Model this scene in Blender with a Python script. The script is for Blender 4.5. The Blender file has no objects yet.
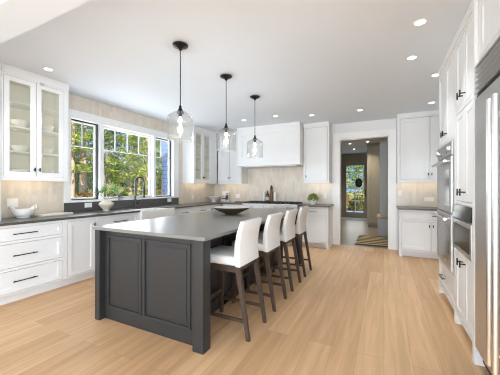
import bpy, bmesh, math, random
from mathutils import Vector, Matrix
random.seed(7)
PI = math.pi
scn = bpy.context.scene
COL = scn.collection
R = math.radians

# ------------------------------------------------------------------ camera, world, sun, exposure
CAM_H = 1.30
cam_d = bpy.data.cameras.new('camera')
cam_d.sensor_width = 36.0
cam_d.lens = 272.0 / 500.0 * 36.0
cam_d.clip_start = 0.05
cam_d.clip_end = 300
cam = bpy.data.objects.new('camera', cam_d)
cam.location = (0, 0, CAM_H)
cam.rotation_euler = (R(90), 0, R(26.2))
COL.objects.link(cam)
scn.camera = cam

scn.view_settings.view_transform = 'Standard'
scn.view_settings.look = 'None'
scn.view_settings.gamma = 1
scn.view_settings.use_curve_mapping = False
scn.view_settings.exposure = 0.17
scn.cycles.max_bounces = 14
scn.cycles.diffuse_bounces = 10
scn.cycles.glossy_bounces = 4
scn.cycles.transparent_max_bounces = 24
scn.cycles.sample_clamp_indirect = 4
scn.cycles.use_denoising = True
scn.cycles.filter_width = 1.1
scn.cycles.caustics_reflective = False
scn.cycles.caustics_refractive = False

world = bpy.data.worlds.new('sky'); scn.world = world
world.use_nodes = True
wn = world.node_tree; wn.nodes.clear()
w_out = wn.nodes.new('ShaderNodeOutputWorld')
w_bg = wn.nodes.new('ShaderNodeBackground'); w_bg.inputs['Strength'].default_value = 1.05
w_tc = wn.nodes.new('ShaderNodeTexCoord')
w_nz = wn.nodes.new('ShaderNodeTexNoise'); w_nz.inputs['Scale'].default_value = 2.6; w_nz.inputs['Detail'].default_value = 5
w_rp = wn.nodes.new('ShaderNodeValToRGB')
w_rp.color_ramp.elements[0].position = 0.50; w_rp.color_ramp.elements[0].color = (0.34, 0.54, 0.84, 1)
w_rp.color_ramp.elements[1].position = 0.72; w_rp.color_ramp.elements[1].color = (0.95, 0.97, 1.0, 1)
wn.links.new(w_tc.outputs['Generated'], w_nz.inputs['Vector'])
wn.links.new(w_nz.outputs['Fac'], w_rp.inputs['Fac'])
wn.links.new(w_rp.outputs['Color'], w_bg.inputs['Color'])
wn.links.new(w_bg.outputs[0], w_out.inputs[0])

def light(name, kind, loc, energy, color=(1, 1, 1), rot=(0, 0, 0), **kw):
    d = bpy.data.lights.new(name, kind); d.energy = energy; d.color = color
    for k, v in kw.items(): setattr(d, k, v)
    o = bpy.data.objects.new(name, d); o.location = loc; o.rotation_euler = rot
    COL.objects.link(o); return o

# sun high over the roof from the right, lighting the garden beyond the windows
light('sun', 'SUN', (20, 5, 30), 9.0, (1.0, 0.93, 0.82), (R(24), R(47), 0), angle=R(1.0))
# added fill lamps at invented rear and right-hand windows; daylight at the kitchen window
FILL_COL = (0.80, 0.91, 1.0)
light('rear_fill', 'AREA', (-1.5, -6.75, 1.35), 90, FILL_COL, (R(95), 0, 0), shape='RECTANGLE', size=5.0, size_y=2.3)  # added fill lamp behind the camera, evens out the room
light('rear_ceiling_fill', 'AREA', (-1.5, -6.8, 0.9), 380, FILL_COL, (R(108), 0, 0), shape='RECTANGLE', size=5.0, size_y=1.5)  # second added fill, tilted up to brighten the ceiling
light('side_fill', 'AREA', (2.55, -2.3, 1.2), 310, FILL_COL, (0, R(122), 0), shape='RECTANGLE', size=2.0, size_y=5.8)  # added fill from the unseen right side, aimed upward
light('kitchen_window_daylight', 'AREA', (-4.75, 3.69, 1.6), 60, (0.90, 0.95, 1.0), (0, R(-118), 0), shape='RECTANGLE', size=1.3, size_y=2.3)
light('hall_door_daylight', 'AREA', (-1.1, 12.75, 1.3), 10, (0.92, 0.96, 1.0), (R(-95), 0, 0), shape='RECTANGLE', size=0.8, size_y=2.0)
CAN_W, HALL_W, STRIP_W, PEND_W = 48, 75, 0.8, 6.0

# ------------------------------------------------------------------ materials
def s2l(c):
    c = c / 255.0
    return c / 12.92 if c <= 0.04045 else ((c + 0.055) / 1.055) ** 2.4
def rgb(r, g, b): return (s2l(r), s2l(g), s2l(b), 1)

def mat(name, color, rough=0.5, metal=0.0, noise=0.0, nscale=20.0, emit=None, estr=0.0, bump=0.0, bscale=200.0, coat=0.0, stretch=None, spec=0.5):
    m = bpy.data.materials.new(name); m.use_nodes = True
    nt = m.node_tree; b = nt.nodes['Principled BSDF']
    b.inputs['Base Color'].default_value = color
    b.inputs['Roughness'].default_value = rough
    b.inputs['Metallic'].default_value = metal
    b.inputs['Specular IOR Level'].default_value = spec
    if coat: b.inputs['Coat Weight'].default_value = coat
    if emit:
        b.inputs['Emission Color'].default_value = emit; b.inputs['Emission Strength'].default_value = estr
    tc = nt.nodes.new('ShaderNodeTexCoord')
    vec = tc.outputs['Object']
    if stretch:
        mp = nt.nodes.new('ShaderNodeMapping'); mp.inputs['Scale'].default_value = stretch
        nt.links.new(vec, mp.inputs['Vector']); vec = mp.outputs['Vector']
    if noise:
        n = nt.nodes.new('ShaderNodeTexNoise'); n.inputs['Scale'].default_value = nscale; n.inputs['Detail'].default_value = 4
        nt.links.new(vec, n.inputs['Vector'])
        mx = nt.nodes.new('ShaderNodeMixRGB'); mx.blend_type = 'MULTIPLY'; mx.inputs[0].default_value = 1
        rp = nt.nodes.new('ShaderNodeValToRGB')
        lo = 1 - noise
        rp.color_ramp.elements[0].position = 0.3; rp.color_ramp.elements[0].color = (lo, lo, lo, 1)
        rp.color_ramp.elements[1].position = 0.7; rp.color_ramp.elements[1].color = (1, 1, 1, 1)
        nt.links.new(n.outputs['Fac'], rp.inputs['Fac'])
        mx.inputs[1].default_value = color; nt.links.new(rp.outputs['Color'], mx.inputs[2])
        nt.links.new(mx.outputs[0], b.inputs['Base Color'])
    if bump:
        n2 = nt.nodes.new('ShaderNodeTexNoise'); n2.inputs['Scale'].default_value = bscale; n2.inputs['Detail'].default_value = 3
        nt.links.new(vec, n2.inputs['Vector'])
        bp = nt.nodes.new('ShaderNodeBump'); bp.inputs['Strength'].default_value = bump; bp.inputs['Distance'].default_value = 0.002
        nt.links.new(n2.outputs['Fac'], bp.inputs['Height']); nt.links.new(bp.outputs[0], b.inputs['Normal'])
    return m

def brick_mat(name, c1, c2, grout, bw, rh, mortar, swizzle, offset=0.0, rough=0.4, grain=None, bump=0.3, freq=2, spec=0.5):
    """tiles / planks. swizzle: which object axes become texture u (along the brick) and v (rows)"""
    m = bpy.data.materials.new(name); m.use_nodes = True
    nt = m.node_tree; b = nt.nodes['Principled BSDF']; b.inputs['Roughness'].default_value = rough
    b.inputs['Specular IOR Level'].default_value = spec
    tc = nt.nodes.new('ShaderNodeTexCoord'); sp = nt.nodes.new('ShaderNodeSeparateXYZ'); cb = nt.nodes.new('ShaderNodeCombineXYZ')
    nt.links.new(tc.outputs['Object'], sp.inputs[0])
    nt.links.new(sp.outputs[swizzle[0]], cb.inputs[0]); nt.links.new(sp.outputs[swizzle[1]], cb.inputs[1])
    br = nt.nodes.new('ShaderNodeTexBrick')
    br.offset = offset; br.offset_frequency = freq
    br.inputs['Color1'].default_value = c1; br.inputs['Color2'].default_value = c2; br.inputs['Mortar'].default_value = grout
    br.inputs['Scale'].default_value = 1; br.inputs['Mortar Size'].default_value = mortar
    br.inputs['Mortar Smooth'].default_value = 0.1
    br.inputs['Brick Width'].default_value = bw; br.inputs['Row Height'].default_value = rh
    nt.links.new(cb.outputs[0], br.inputs['Vector'])
    colr = br.outputs['Color']
    if grain:
        mp = nt.nodes.new('ShaderNodeMapping'); mp.inputs['Scale'].default_value = (grain[0], grain[1], 1)
        nt.links.new(cb.outputs[0], mp.inputs['Vector'])
        # shift the figure from board to board
        wv = nt.nodes.new('ShaderNodeVectorMath'); wv.operation = 'ADD'
        scl = nt.nodes.new('ShaderNodeVectorMath'); scl.operation = 'SCALE'; scl.inputs['Scale'].default_value = 37.0
        nt.links.new(br.outputs['Color'], scl.inputs[0])
        nt.links.new(mp.outputs[0], wv.inputs[0]); nt.links.new(scl.outputs[0], wv.inputs[1])
        n = nt.nodes.new('ShaderNodeTexNoise'); n.inputs['Scale'].default_value = 1; n.inputs['Detail'].default_value = 6
        n.inputs['Distortion'].default_value = 0.6
        nt.links.new(wv.outputs[0], n.inputs['Vector'])
        rp = nt.nodes.new('ShaderNodeValToRGB'); g = 1 - grain[2]
        rp.color_ramp.elements[0].position = 0.32; rp.color_ramp.elements[0].color = (g, g * 0.985, g * 0.96, 1)
        rp.color_ramp.elements[1].position = 0.66; rp.color_ramp.elements[1].color = (1, 1, 1, 1)
        nt.links.new(n.outputs['Fac'], rp.inputs['Fac'])
        mx = nt.nodes.new('ShaderNodeMixRGB'); mx.blend_type = 'MULTIPLY'; mx.inputs[0].default_value = 1
        nt.links.new(colr, mx.inputs[1]); nt.links.new(rp.outputs['Color'], mx.inputs[2]); colr = mx.outputs[0]
    nt.links.new(colr, b.inputs['Base Color'])
    if bump:
        bp = nt.nodes.new('ShaderNodeBump'); bp.inputs['Strength'].default_value = bump; bp.inputs['Distance'].default_value = 0.002; bp.invert = True
        nt.links.new(br.outputs['Fac'], bp.inputs['Height']); nt.links.new(bp.outputs[0], b.inputs['Normal'])
    return m

def glass_mat(name, tint=(1, 1, 1, 1), gloss=0.06, edge=0.35):
    m = bpy.data.materials.new(name); m.use_nodes = True
    nt = m.node_tree; nt.nodes.clear()
    o = nt.nodes.new('ShaderNodeOutputMaterial'); t = nt.nodes.new('ShaderNodeBsdfTransparent'); g = nt.nodes.new('ShaderNodeBsdfGlossy')
    t.inputs[0].default_value = tint; g.inputs['Roughness'].default_value = 0.03
    lw = nt.nodes.new('ShaderNodeLayerWeight'); lw.inputs['Blend'].default_value = 0.25
    mr = nt.nodes.new('ShaderNodeMapRange'); mr.inputs['To Min'].default_value = gloss; mr.inputs['To Max'].default_value = edge
    nt.links.new(lw.outputs['Facing'], mr.inputs['Value'])
    mx = nt.nodes.new('ShaderNodeMixShader')
    nt.links.new(mr.outputs[0], mx.inputs[0]); nt.links.new(t.outputs[0], mx.inputs[1]); nt.links.new(g.outputs[0], mx.inputs[2])
    nt.links.new(mx.outputs[0], o.inputs[0])
    return m

M = {}
M['cab'] = mat('white_cabinet_paint', rgb(233, 234, 234), 0.5, noise=0.02, nscale=3)
M['wall'] = mat('white_wall_paint', rgb(230, 231, 231), 0.6, noise=0.02, nscale=2)
M['ceil'] = mat('ceiling_paint', rgb(226, 235, 244), 0.75, noise=0.015, nscale=1.5)
M['trim'] = mat('white_trim_paint', rgb(240, 240, 238), 0.35, noise=0.015, nscale=4)
M['muntin'] = mat('pale_grey_muntin_paint', rgb(196, 198, 200), 0.5, noise=0.02, nscale=4)
M['cabin'] = mat('cabinet_interior', rgb(226, 223, 214), 0.5, noise=0.02, nscale=3)
M['oak'] = brick_mat('oak_floor_boards', rgb(217, 178, 136), rgb(199, 158, 117), rgb(172, 133, 97), 2.3, 0.19, 0.0012, ('Y', 'X'), 0.37, 0.42, grain=(1.3, 18.0, 0.20), bump=0.15, freq=2, spec=0.35)
M['tile_l'] = brick_mat('stacked_cream_tile_left', rgb(225, 216, 203), rgb(215, 205, 191), rgb(216, 208, 196), 0.24, 0.065, 0.003, ('Z', 'Y'), 0.5, 0.28, grain=(6, 9, 0.08), bump=0.4)
M['tile_b'] = brick_mat('stacked_cream_tile_back', rgb(225, 216, 203), rgb(215, 205, 191), rgb(216, 208, 196), 0.24, 0.065, 0.003, ('Z', 'X'), 0.5, 0.28, grain=(6, 9, 0.08), bump=0.4)
M['stone'] = mat('dark_grey_stone', rgb(92, 90, 86), 0.3, noise=0.2, nscale=9)
M['quartz'] = mat('grey_island_quartz', rgb(126, 123, 118), 0.28, noise=0.1, nscale=5)
M['island'] = mat('charcoal_island_paint', rgb(42, 42, 42), 0.45, noise=0.04, nscale=4)
M['iron'] = mat('blackened_iron', rgb(38, 37, 36), 0.38, 0.6)
M['gun'] = mat('gunmetal_faucet', rgb(70, 70, 72), 0.28, 0.85)
M['black'] = mat('black_matte', rgb(24, 24, 24), 0.45)
M['steel'] = mat('brushed_stainless_steel', rgb(212, 212, 211), 0.36, 1.0, noise=0.1, nscale=1, stretch=(2, 2, 160))
M['chrome'] = mat('polished_steel', rgb(214, 214, 213), 0.34, 1.0)
M['ovenglass'] = mat('dark_oven_glass', rgb(62, 60, 57), 0.08, 0.0, noise=0.05, nscale=3, spec=0.35)
M['fabric'] = mat('white_upholstery', rgb(226, 224, 220), 0.85, noise=0.04, nscale=120, bump=0.15, bscale=500)
M['walnut'] = mat('dark_walnut', rgb(74, 58, 47), 0.45, noise=0.3, nscale=6, stretch=(6, 6, 1))
M['porcelain'] = mat('white_porcelain', rgb(240, 238, 233), 0.22, noise=0.01, nscale=5)
M['bronze'] = mat('dark_bronze_bowl_outside', rgb(96, 84, 62), 0.36, 0.35, noise=0.3, nscale=8)
M['silver'] = mat('pale_silver_bowl_inside', rgb(214, 212, 204), 0.35, 0.1, noise=0.1, nscale=10)
M['beige'] = mat('beige_ceramic', rgb(222, 207, 188), 0.6, noise=0.1, nscale=18)
M['leaf'] = mat('green_leaf', rgb(104, 162, 52), 0.5, noise=0.3, nscale=14)
M['leafw'] = mat('pale_dried_leaf', rgb(226, 230, 216), 0.6, noise=0.1, nscale=10)
M['leafd'] = mat('dark_leaf', rgb(48, 70, 40), 0.55, noise=0.3, nscale=14)
M['herb'] = mat('bright_herb_leaf', rgb(120, 142, 40), 0.5, noise=0.4, nscale=30)
M['woodl'] = mat('light_board_wood', rgb(198, 160, 116), 0.5, noise=0.2, nscale=8, stretch=(1, 8, 1))
M['woodm'] = mat('mid_brown_wood', rgb(132, 88, 56), 0.45, noise=0.25, nscale=8)
M['marble'] = mat('pale_marble_board', rgb(216, 214, 206), 0.3, noise=0.1, nscale=12)
M['plate'] = mat('white_plastic_plate', rgb(240, 239, 236), 0.4, noise=0.01, nscale=5)
M['bulb'] = mat('lit_filament_bulb', (1, 0.9, 0.75, 1), 0.4, emit=(1, 0.95, 0.88, 1), estr=9.0)
M['led'] = mat('lit_diffuser', (1, 1, 1, 1), 0.4, emit=(1, 0.97, 0.92, 1), estr=7.0)
M['warmled'] = mat('lit_warm_strip', (1, 0.9, 0.7, 1), 0.4, emit=(1, 0.78, 0.5, 1), estr=3.0)
M['pane'] = glass_mat('window_glass', (1, 1, 1, 1), 0.03, 0.25)
M['cabglass'] = glass_mat('cabinet_glass', (0.93, 0.94, 0.92, 1), 0.05, 0.25)
M['shade'] = glass_mat('clear_pendant_glass', (0.93, 0.93, 0.91, 1), 0.10, 0.75)
M['olive'] = mat('olive_hall_paint', rgb(158, 150, 130), 0.5, noise=0.03, nscale=3)
M['greyp'] = mat('grey_hall_paint', rgb(190, 190, 187), 0.5, noise=0.03, nscale=3)
M['halltile'] = brick_mat('hall_floor_tile', rgb(138, 126, 110), rgb(124, 114, 100), rgb(108, 100, 90), 0.9, 0.6, 0.004, ('Y', 'X'), 0.5, 0.35, grain=(2, 2, 0.08), bump=0.2)
M['siding'] = brick_mat('blue_lap_siding', rgb(132, 158, 196), rgb(126, 151, 190), rgb(80, 96, 126), 6, 0.11, 0.006, ('X', 'Z'), 0.3, 0.6, bump=0.8)
M['bark'] = mat('pine_bark', rgb(196, 174, 152), 0.9, noise=0.45, nscale=7, stretch=(3, 3, 0.6))
M['needle'] = mat('pine_needles', rgb(138, 172, 78), 0.7, noise=0.3, nscale=0.9)
M['needle_b'] = mat('yellow_green_needles', rgb(178, 196, 92), 0.7, noise=0.3, nscale=0.9)
M['needle_d'] = mat('deep_green_needles', rgb(104, 142, 74), 0.7, noise=0.35, nscale=0.9)
M['shrub'] = mat('shrub_leaves', rgb(134, 142, 62), 0.7, noise=0.45, nscale=1.5)
M['shrubt'] = mat('tan_shrub_leaves', rgb(176, 150, 92), 0.7, noise=0.4, nscale=1.5)
M['grass'] = mat('lawn_and_leaf_litter', rgb(160, 140, 84), 0.9, noise=0.5, nscale=0.7)
M['paving'] = mat('blue_grey_paving', rgb(120, 142, 178), 0.6, noise=0.15, nscale=3)
M['rugh'] = mat('blue_grey_rug', rgb(170, 176, 176), 0.9, noise=0.2, nscale=14)
M['towel'] = mat('white_towel_cloth', rgb(220, 219, 214), 0.9, noise=0.06, nscale=30)
M['bottle'] = mat('black_bottle_glass', rgb(30, 34, 28), 0.12, coat=0.6)
M['paperl'] = mat('label_paper', rgb(206, 196, 170), 0.6, noise=0.05, nscale=30)
M['paper'] = mat('white_cover_paper', rgb(236, 232, 228), 0.5, noise=0.02, nscale=10)
M['red'] = mat('dark_red_print', rgb(120, 40, 36), 0.5, noise=0.1, nscale=30)
M['skin'] = mat('tan_print', rgb(200, 150, 116), 0.5, noise=0.1, nscale=30)
M['ink'] = mat('charcoal_print', rgb(58, 56, 62), 0.5, noise=0.3, nscale=30)
def stripe_mat():
    m = bpy.data.materials.new('striped_mat_weave'); m.use_nodes = True
    nt = m.node_tree; b = nt.nodes['Principled BSDF']; b.inputs['Roughness'].default_value = 0.9
    tc = nt.nodes.new('ShaderNodeTexCoord'); wv = nt.nodes.new('ShaderNodeTexWave'); wv.bands_direction = 'Y'
    wv.inputs['Scale'].default_value = 1.55; wv.inputs['Distortion'].default_value = 0.6; wv.inputs['Detail Scale'].default_value = 1
    rp = nt.nodes.new('ShaderNodeValToRGB'); rp.color_ramp.interpolation = 'CONSTANT'
    rp.color_ramp.elements[0].color = rgb(84, 68, 46); rp.color_ramp.elements[1].color = rgb(206, 186, 148); rp.color_ramp.elements[1].position = 0.55
    nt.links.new(tc.outputs['Object'], wv.inputs['Vector']); nt.links.new(wv.outputs['Fac'], rp.inputs['Fac']); nt.links.new(rp.outputs['Color'], b.inputs['Base Color'])
    return m
M['stripe'] = stripe_mat()

for k_ in ('needle', 'needle_b', 'needle_d', 'shrub', 'shrubt'):
    nt = M[k_].node_tree; b_ = nt.nodes['Principled BSDF']; o_ = nt.nodes['Material Output']
    tr = nt.nodes.new('ShaderNodeBsdfTranslucent'); mx = nt.nodes.new('ShaderNodeMixShader'); mx.inputs[0].default_value = 0.45
    src = b_.inputs['Base Color'].links[0].from_socket
    nt.links.new(src, tr.inputs['Color']); nt.links.new(b_.outputs[0], mx.inputs[1]); nt.links.new(tr.outputs[0], mx.inputs[2]); nt.links.new(mx.outputs[0], o_.inputs[0])

# ------------------------------------------------------------------ mesh helpers
class MB:
    def __init__(s): s.v = []; s.f = []; s.sm = []
    def add(s, vs, fs, smooth=False):
        k = len(s.v); s.v += [tuple(v) for v in vs]
        for f in fs: s.f.append(tuple(i + k for i in f)); s.sm.append(smooth)
        return s
    def bm(s, b, smooth=False):
        b.verts.ensure_lookup_table(); b.verts.index_update()
        s.add([v.co for v in b.verts], [[v.index for v in f.verts] for f in b.faces], smooth); b.free(); return s
    def box(s, x0, x1, y0, y1, z0, z1, bev=0.0, seg=2, smooth=False):
        x0, x1 = min(x0, x1), max(x0, x1); y0, y1 = min(y0, y1), max(y0, y1); z0, z1 = min(z0, z1), max(z0, z1)
        vs = [(x0,y0,z0),(x1,y0,z0),(x1,y1,z0),(x0,y1,z0),(x0,y0,z1),(x1,y0,z1),(x1,y1,z1),(x0,y1,z1)]
        fs = [(3,2,1,0),(4,5,6,7),(0,1,5,4),(1,2,6,5),(2,3,7,6),(3,0,4,7)]
        if not bev: return s.add(vs, fs)
        b = bmesh.new(); bv = [b.verts.new(v) for v in vs]
        for f in fs: b.faces.new([bv[i] for i in f])
        bmesh.ops.bevel(b, geom=list(b.edges), offset=bev, segments=seg, affect='EDGES', profile=0.5)
        return s.bm(b, smooth)
    def prism(s, poly, axis, a0, a1, bev=0.0, seg=2, smooth=False):
        """poly in the two other axes (x,z for axis y; y,z for axis x; x,y for axis z)"""
        def mk(p, a): return {'x': (a, p[0], p[1]), 'y': (p[0], a, p[1]), 'z': (p[0], p[1], a)}[axis]
        n = len(poly); vs = [mk(p, a0) for p in poly] + [mk(p, a1) for p in poly]
        fs = [tuple(range(n)), tuple(range(2*n - 1, n - 1, -1))] + [(i, i + n, (i + 1) % n + n, (i + 1) % n) for i in range(n)]
        b = bmesh.new(); bv = [b.verts.new(v) for v in vs]
        for f in fs: b.faces.new([bv[i] for i in f])
        bmesh.ops.recalc_face_normals(b, faces=list(b.faces))
        if bev: bmesh.ops.bevel(b, geom=list(b.edges), offset=bev, segments=seg, affect='EDGES', profile=0.5)
        return s.bm(b, smooth)
    def tube(s, pts, r, n=10, caps=True):
        pts = [Vector(p) for p in pts]; rs = r if isinstance(r, (list, tuple)) else [r] * len(pts)
        rings = []; ref = None
        for i, p in enumerate(pts):
            t = (pts[min(i + 1, len(pts) - 1)] - pts[max(i - 1, 0)]).normalized()
            if ref is None: ref = t.orthogonal().normalized()
            else: ref = (ref - t * ref.dot(t)).normalized()
            q = t.cross(ref)
            rings.append([p + (ref * math.cos(2*PI*k/n) + q * math.sin(2*PI*k/n)) * rs[i] for k in range(n)])
        vs = [v for g in rings for v in g]; fs = []
        for i in range(len(pts) - 1):
            for k in range(n):
                fs.append((i*n + k, i*n + (k+1) % n, (i+1)*n + (k+1) % n, (i+1)*n + k))
        s.add(vs, fs, True)
        if caps:
            s.add(rings[0], [tuple(range(n - 1, -1, -1))]); s.add(rings[-1], [tuple(range(n))])
        return s
    def bar(s, p0, p1, w, d=None, w1=None):
        """square tapering bar from p0 to p1 (roughly vertical): w along x, d along y"""
        d = d or w; k = (w1 / w) if w1 else 1
        vs = []
        for p, q in ((p0, 1), (p1, k)):
            for sx, sy in ((-1,-1),(1,-1),(1,1),(-1,1)): vs.append((p[0] + sx*w*q/2, p[1] + sy*d*q/2, p[2]))
        return s.add(vs, [(3,2,1,0),(4,5,6,7),(0,1,5,4),(1,2,6,5),(2,3,7,6),(3,0,4,7)])
    def lathe(s, prof, c=(0, 0, 0), n=32, rib=0.0, ribn=0):
        vs = []; fs = []
        for (r, z) in prof:
            for k in range(n):
                a = 2*PI*k/n; rr = r * (1 + (rib * math.cos(ribn * a) if r > 0.02 else 0))
                vs.append((c[0] + rr*math.cos(a), c[1] + rr*math.sin(a), c[2] + z))
        for i in range(len(prof) - 1):
            for k in range(n): fs.append((i*n + k, i*n + (k+1) % n, (i+1)*n + (k+1) % n, (i+1)*n + k))
        s.add(vs, fs, True)
        if prof[0][0] > 1e-4: s.add([vs[k] for k in range(n)], [tuple(range(n - 1, -1, -1))])
        if prof[-1][0] > 1e-4 : s.add([vs[(len(prof)-1)*n + k] for k in range(n)], [tuple(range(n))])
        return s
    def lathe_open(s, prof, c, n=32):
        k = len(s.f); s.lathe(prof, c, n); s.f = s.f[:-2] if prof[0][0] > 1e-4 and prof[-1][0] > 1e-4 else s.f; s.sm = s.sm[:len(s.f)]
        return s
    def build(s, name, m, parent=None, label=None, cat=None, group=None, kind=None):
        off = wloc(parent) if parent else (0, 0, 0)
        me = bpy.data.meshes.new(name)
        if parent is None and kind is None and cat:      # a thing that is one mesh: origin at its base
            xs = [v[0] for v in s.v]; ys = [v[1] for v in s.v]; zs = [v[2] for v in s.v]
            org = ((min(xs)+max(xs))/2, (min(ys)+max(ys))/2, min(zs))
        else: org = (0, 0, 0)
        me.from_pydata([(v[0]-off[0]-org[0], v[1]-off[1]-org[1], v[2]-off[2]-org[2]) for v in s.v], [], s.f)
        b = bmesh.new(); b.from_mesh(me); bmesh.ops.recalc_face_normals(b, faces=list(b.faces)); b.to_mesh(me); b.free()
        for p, f in zip(me.polygons, s.sm): p.use_smooth = f
        if any(s.sm): me.set_sharp_from_angle(angle=R(40))
        me.materials.append(m)
        o = bpy.data.objects.new(name, me); COL.objects.link(o); o.location = org
        if parent: o.parent = parent
        tag(o, label, cat, group, kind)
        return o

def wloc(o):
    x, y, z = o.location
    while o.parent:
        o = o.parent; x += o.location[0]; y += o.location[1]; z += o.location[2]
    return (x, y, z)
def tag(o, label=None, cat=None, group=None, kind=None):
    if label: o['label'] = label
    if cat: o['category'] = cat
    if group: o['group'] = group
    if kind: o['kind'] = kind
    return o
def thing(name, label, cat, loc, group=None):
    o = bpy.data.objects.new(name, None); o.empty_display_size = 0.1; COL.objects.link(o); o.location = loc
    return tag(o, label, cat, group)
def copy_tree(o, parent=None):
    c = o.copy(); COL.objects.link(c)
    if parent: c.parent = parent
    for ch in [x for x in list(COL.objects) if x.parent == o]: copy_tree(ch, c)
    return c
def struct(name, mb, m): return mb.build(name, m, kind='structure')

# face-local boxes: a = along the run, z = up, d = outwards from the face
def fbox(mb, F, a0, a1, z0, z1, d0, d1, bev=0.0):
    face, p = F
    if face == 'L': return mb.box(p + d0, p + d1, a0, a1, z0, z1, bev)       # faces +x
    if face == 'R': return mb.box(p - d1, p - d0, a0, a1, z0, z1, bev)       # faces -x
    return mb.box(a0, a1, p - d1, p - d0, z0, z1, bev)                        # 'B' faces -y
def fpt(F, a, z, d):
    face, p = F
    return (p + d, a, z) if face == 'L' else (p - d, a, z) if face == 'R' else (a, p - d, z)

def door(parent, F, a0, a1, z0, z1, m='cab', name='door', rail=0.055, glass=False, d=0.0, bead=True):
    g = 0.0075 if F[0] == 'B' else 0.005
    rd = 0.007 if F[0] == 'R' else 0.013
    a0 += g; a1 -= g; z0 += g; z1 -= g
    mb = MB(); t0, t1 = d - 0.027, d - 0.001
    fbox(mb, F, a0, a0 + rail, z0, z1, t0, t1); fbox(mb, F, a1 - rail, a1, z0, z1, t0, t1)
    fbox(mb, F, a0 + rail, a1 - rail, z0, z0 + rail, t0, t1); fbox(mb, F, a0 + rail, a1 - rail, z1 - rail, z1, t0, t1)
    if not glass:
        fbox(mb, F, a0 + rail, a1 - rail, z0 + rail, z1 - rail, t0, t1 - rd)
        if bead:
            b = 0.007
            for q in ((a0+rail, a0+rail+b, z0+rail, z1-rail), (a1-rail-b, a1-rail, z0+rail, z1-rail), (a0+rail+b, a1-rail-b, z0+rail, z0+rail+b), (a0+rail+b, a1-rail-b, z1-rail-b, z1-rail)):
                fbox(mb, F, *q, t1 - rd, t1 - rd*0.45)
    o = mb.build(name, M[m], parent)
    if glass:
        p = MB(); fbox(p, F, a0 + rail, a1 - rail, z0 + rail, z1 - rail, t0 + 0.006, t0 + 0.010); p.build('glass_pane', M['cabglass'], o)
    return o
def pull(parent, F, a, z, length=0.2, d=0.0, vert=False, m='iron'):
    mb = MB(); r = 0.006; L = length / 2
    if vert:
        mb.tube([fpt(F, a, z - L, d + 0.03), fpt(F, a, z + L, d + 0.03)], r)
        for s in (-0.8, 0.8): mb.tube([fpt(F, a, z + s*L, d - 0.001), fpt(F, a, z + s*L, d + 0.03)], r*0.9)
    else:
        mb.tube([fpt(F, a - L, z, d + 0.03), fpt(F, a + L, z, d + 0.03)], r)
        for s in (-0.8, 0.8): mb.tube([fpt(F, a + s*L, z, d - 0.001), fpt(F, a + s*L, z, d + 0.03)], r*0.9)
    return mb.build('handle', M[m], parent)
def knob(parent, F, a, z, d=0.0, m='iron'):
    mb = MB(); mb.tube([fpt(F, a, z, d - 0.001), fpt(F, a, z, d + 0.026)], 0.006)
    mb.tube([fpt(F, a, z - 0.024, d + 0.030), fpt(F, a, z + 0.024, d + 0.030)], 0.0075)
    return mb.build('knob', M[m], parent)

def carcass(parent, F, a0, a1, z0, z1, depth, openings, plinth=None, feet=False, m='cab'):
    """closed box with a face frame round the given openings (a0,a1,z0,z1)"""
    mb = MB()
    fbox(mb, F, a0, a1, z0, z1, -depth, -0.030)
    cuts_a = sorted(set([a0, a1] + [v for o in openings for v in o[:2]])); cuts_z = sorted(set([z0, z1] + [v for o in openings for v in o[2:]]))
    for i in range(len(cuts_a) - 1):
        run = None
        for j in range(len(cuts_z) - 1):
            ca = (cuts_a[i] + cuts_a[i+1]) / 2; cz = (cuts_z[j] + cuts_z[j+1]) / 2
            inside = any(o[0] < ca < o[1] and o[2] < cz < o[3] for o in openings)
            if not inside: fbox(mb, F, cuts_a[i], cuts_a[i+1], cuts_z[j], cuts_z[j+1], -0.030, 0.0)
    if plinth is not None:
        fbox(mb, F, a0, a1, 0.0, z0, -depth, -plinth)
    if feet:
        for q in ((a0, a0 + 0.05), (a1 - 0.05, a1)): fbox(mb, F, q[0], q[1], 0.0, z0, -0.06, 0.0)
    return mb.build('carcass', M[m], parent)

# ------------------------------------------------------------------ room shell
XL, YB, XR, CEIL, YR = -4.32, 6.44, 1.28, 2.745, -6.6
XRR = 2.4           # the right wall steps back behind the camera
WY0, WY1, WZ0, WZ1 = 2.53, 4.80, 1.10, 2.375       # kitchen window opening
DX0, DX1, DZ = -0.905, 0.098, 2.40                  # doorway to the hall

struct('floor', MB().box(XL - 0.15, XRR + 0.15, YR - 0.15, YB + 0.03, -0.1, 0.0), M['oak'])
struct('ceiling', MB().box(XL - 0.15, XRR + 0.15, YR - 0.15, YB + 0.14, CEIL, CEIL + 0.2), M['ceil'])
w = MB()
w.box(XL - 0.15, XL, YR - 0.15, WY0, 0, CEIL).box(XL - 0.15, XL, WY1, YB + 0.14, 0, CEIL)
w.box(XL - 0.15, XL, WY0, WY1, 0, WZ0).box(XL - 0.15, XL, WY0, WY1, WZ1, CEIL)
wall_l = struct('wall_left', w, M['wall'])
w = MB(); w.box(XL, DX0, YB, YB + 0.14, 0, CEIL).box(DX1, XRR + 0.15, YB, YB + 0.14, 0, CEIL).box(DX0, DX1, YB, YB + 0.14, DZ, CEIL)
wall_b = struct('wall_back', w, M['wall'])
w = MB(); w.box(XR, XR + 0.12, 1.0, YB, 0, CEIL).box(XR + 0.12, XRR, 1.0, 1.12, 0, CEIL)
w.box(XRR, XRR + 0.15, 0.9, 1.12, 0, CEIL).box(XRR, XRR + 0.15, YR, -5.3, 0, CEIL).box(XRR, XRR + 0.15, -5.3, 0.9, 2.45, CEIL).box(XRR, XRR + 0.15, -5.3, 0.9, 0, 0.1)
struct('wall_right', w, M['wall'])
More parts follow.
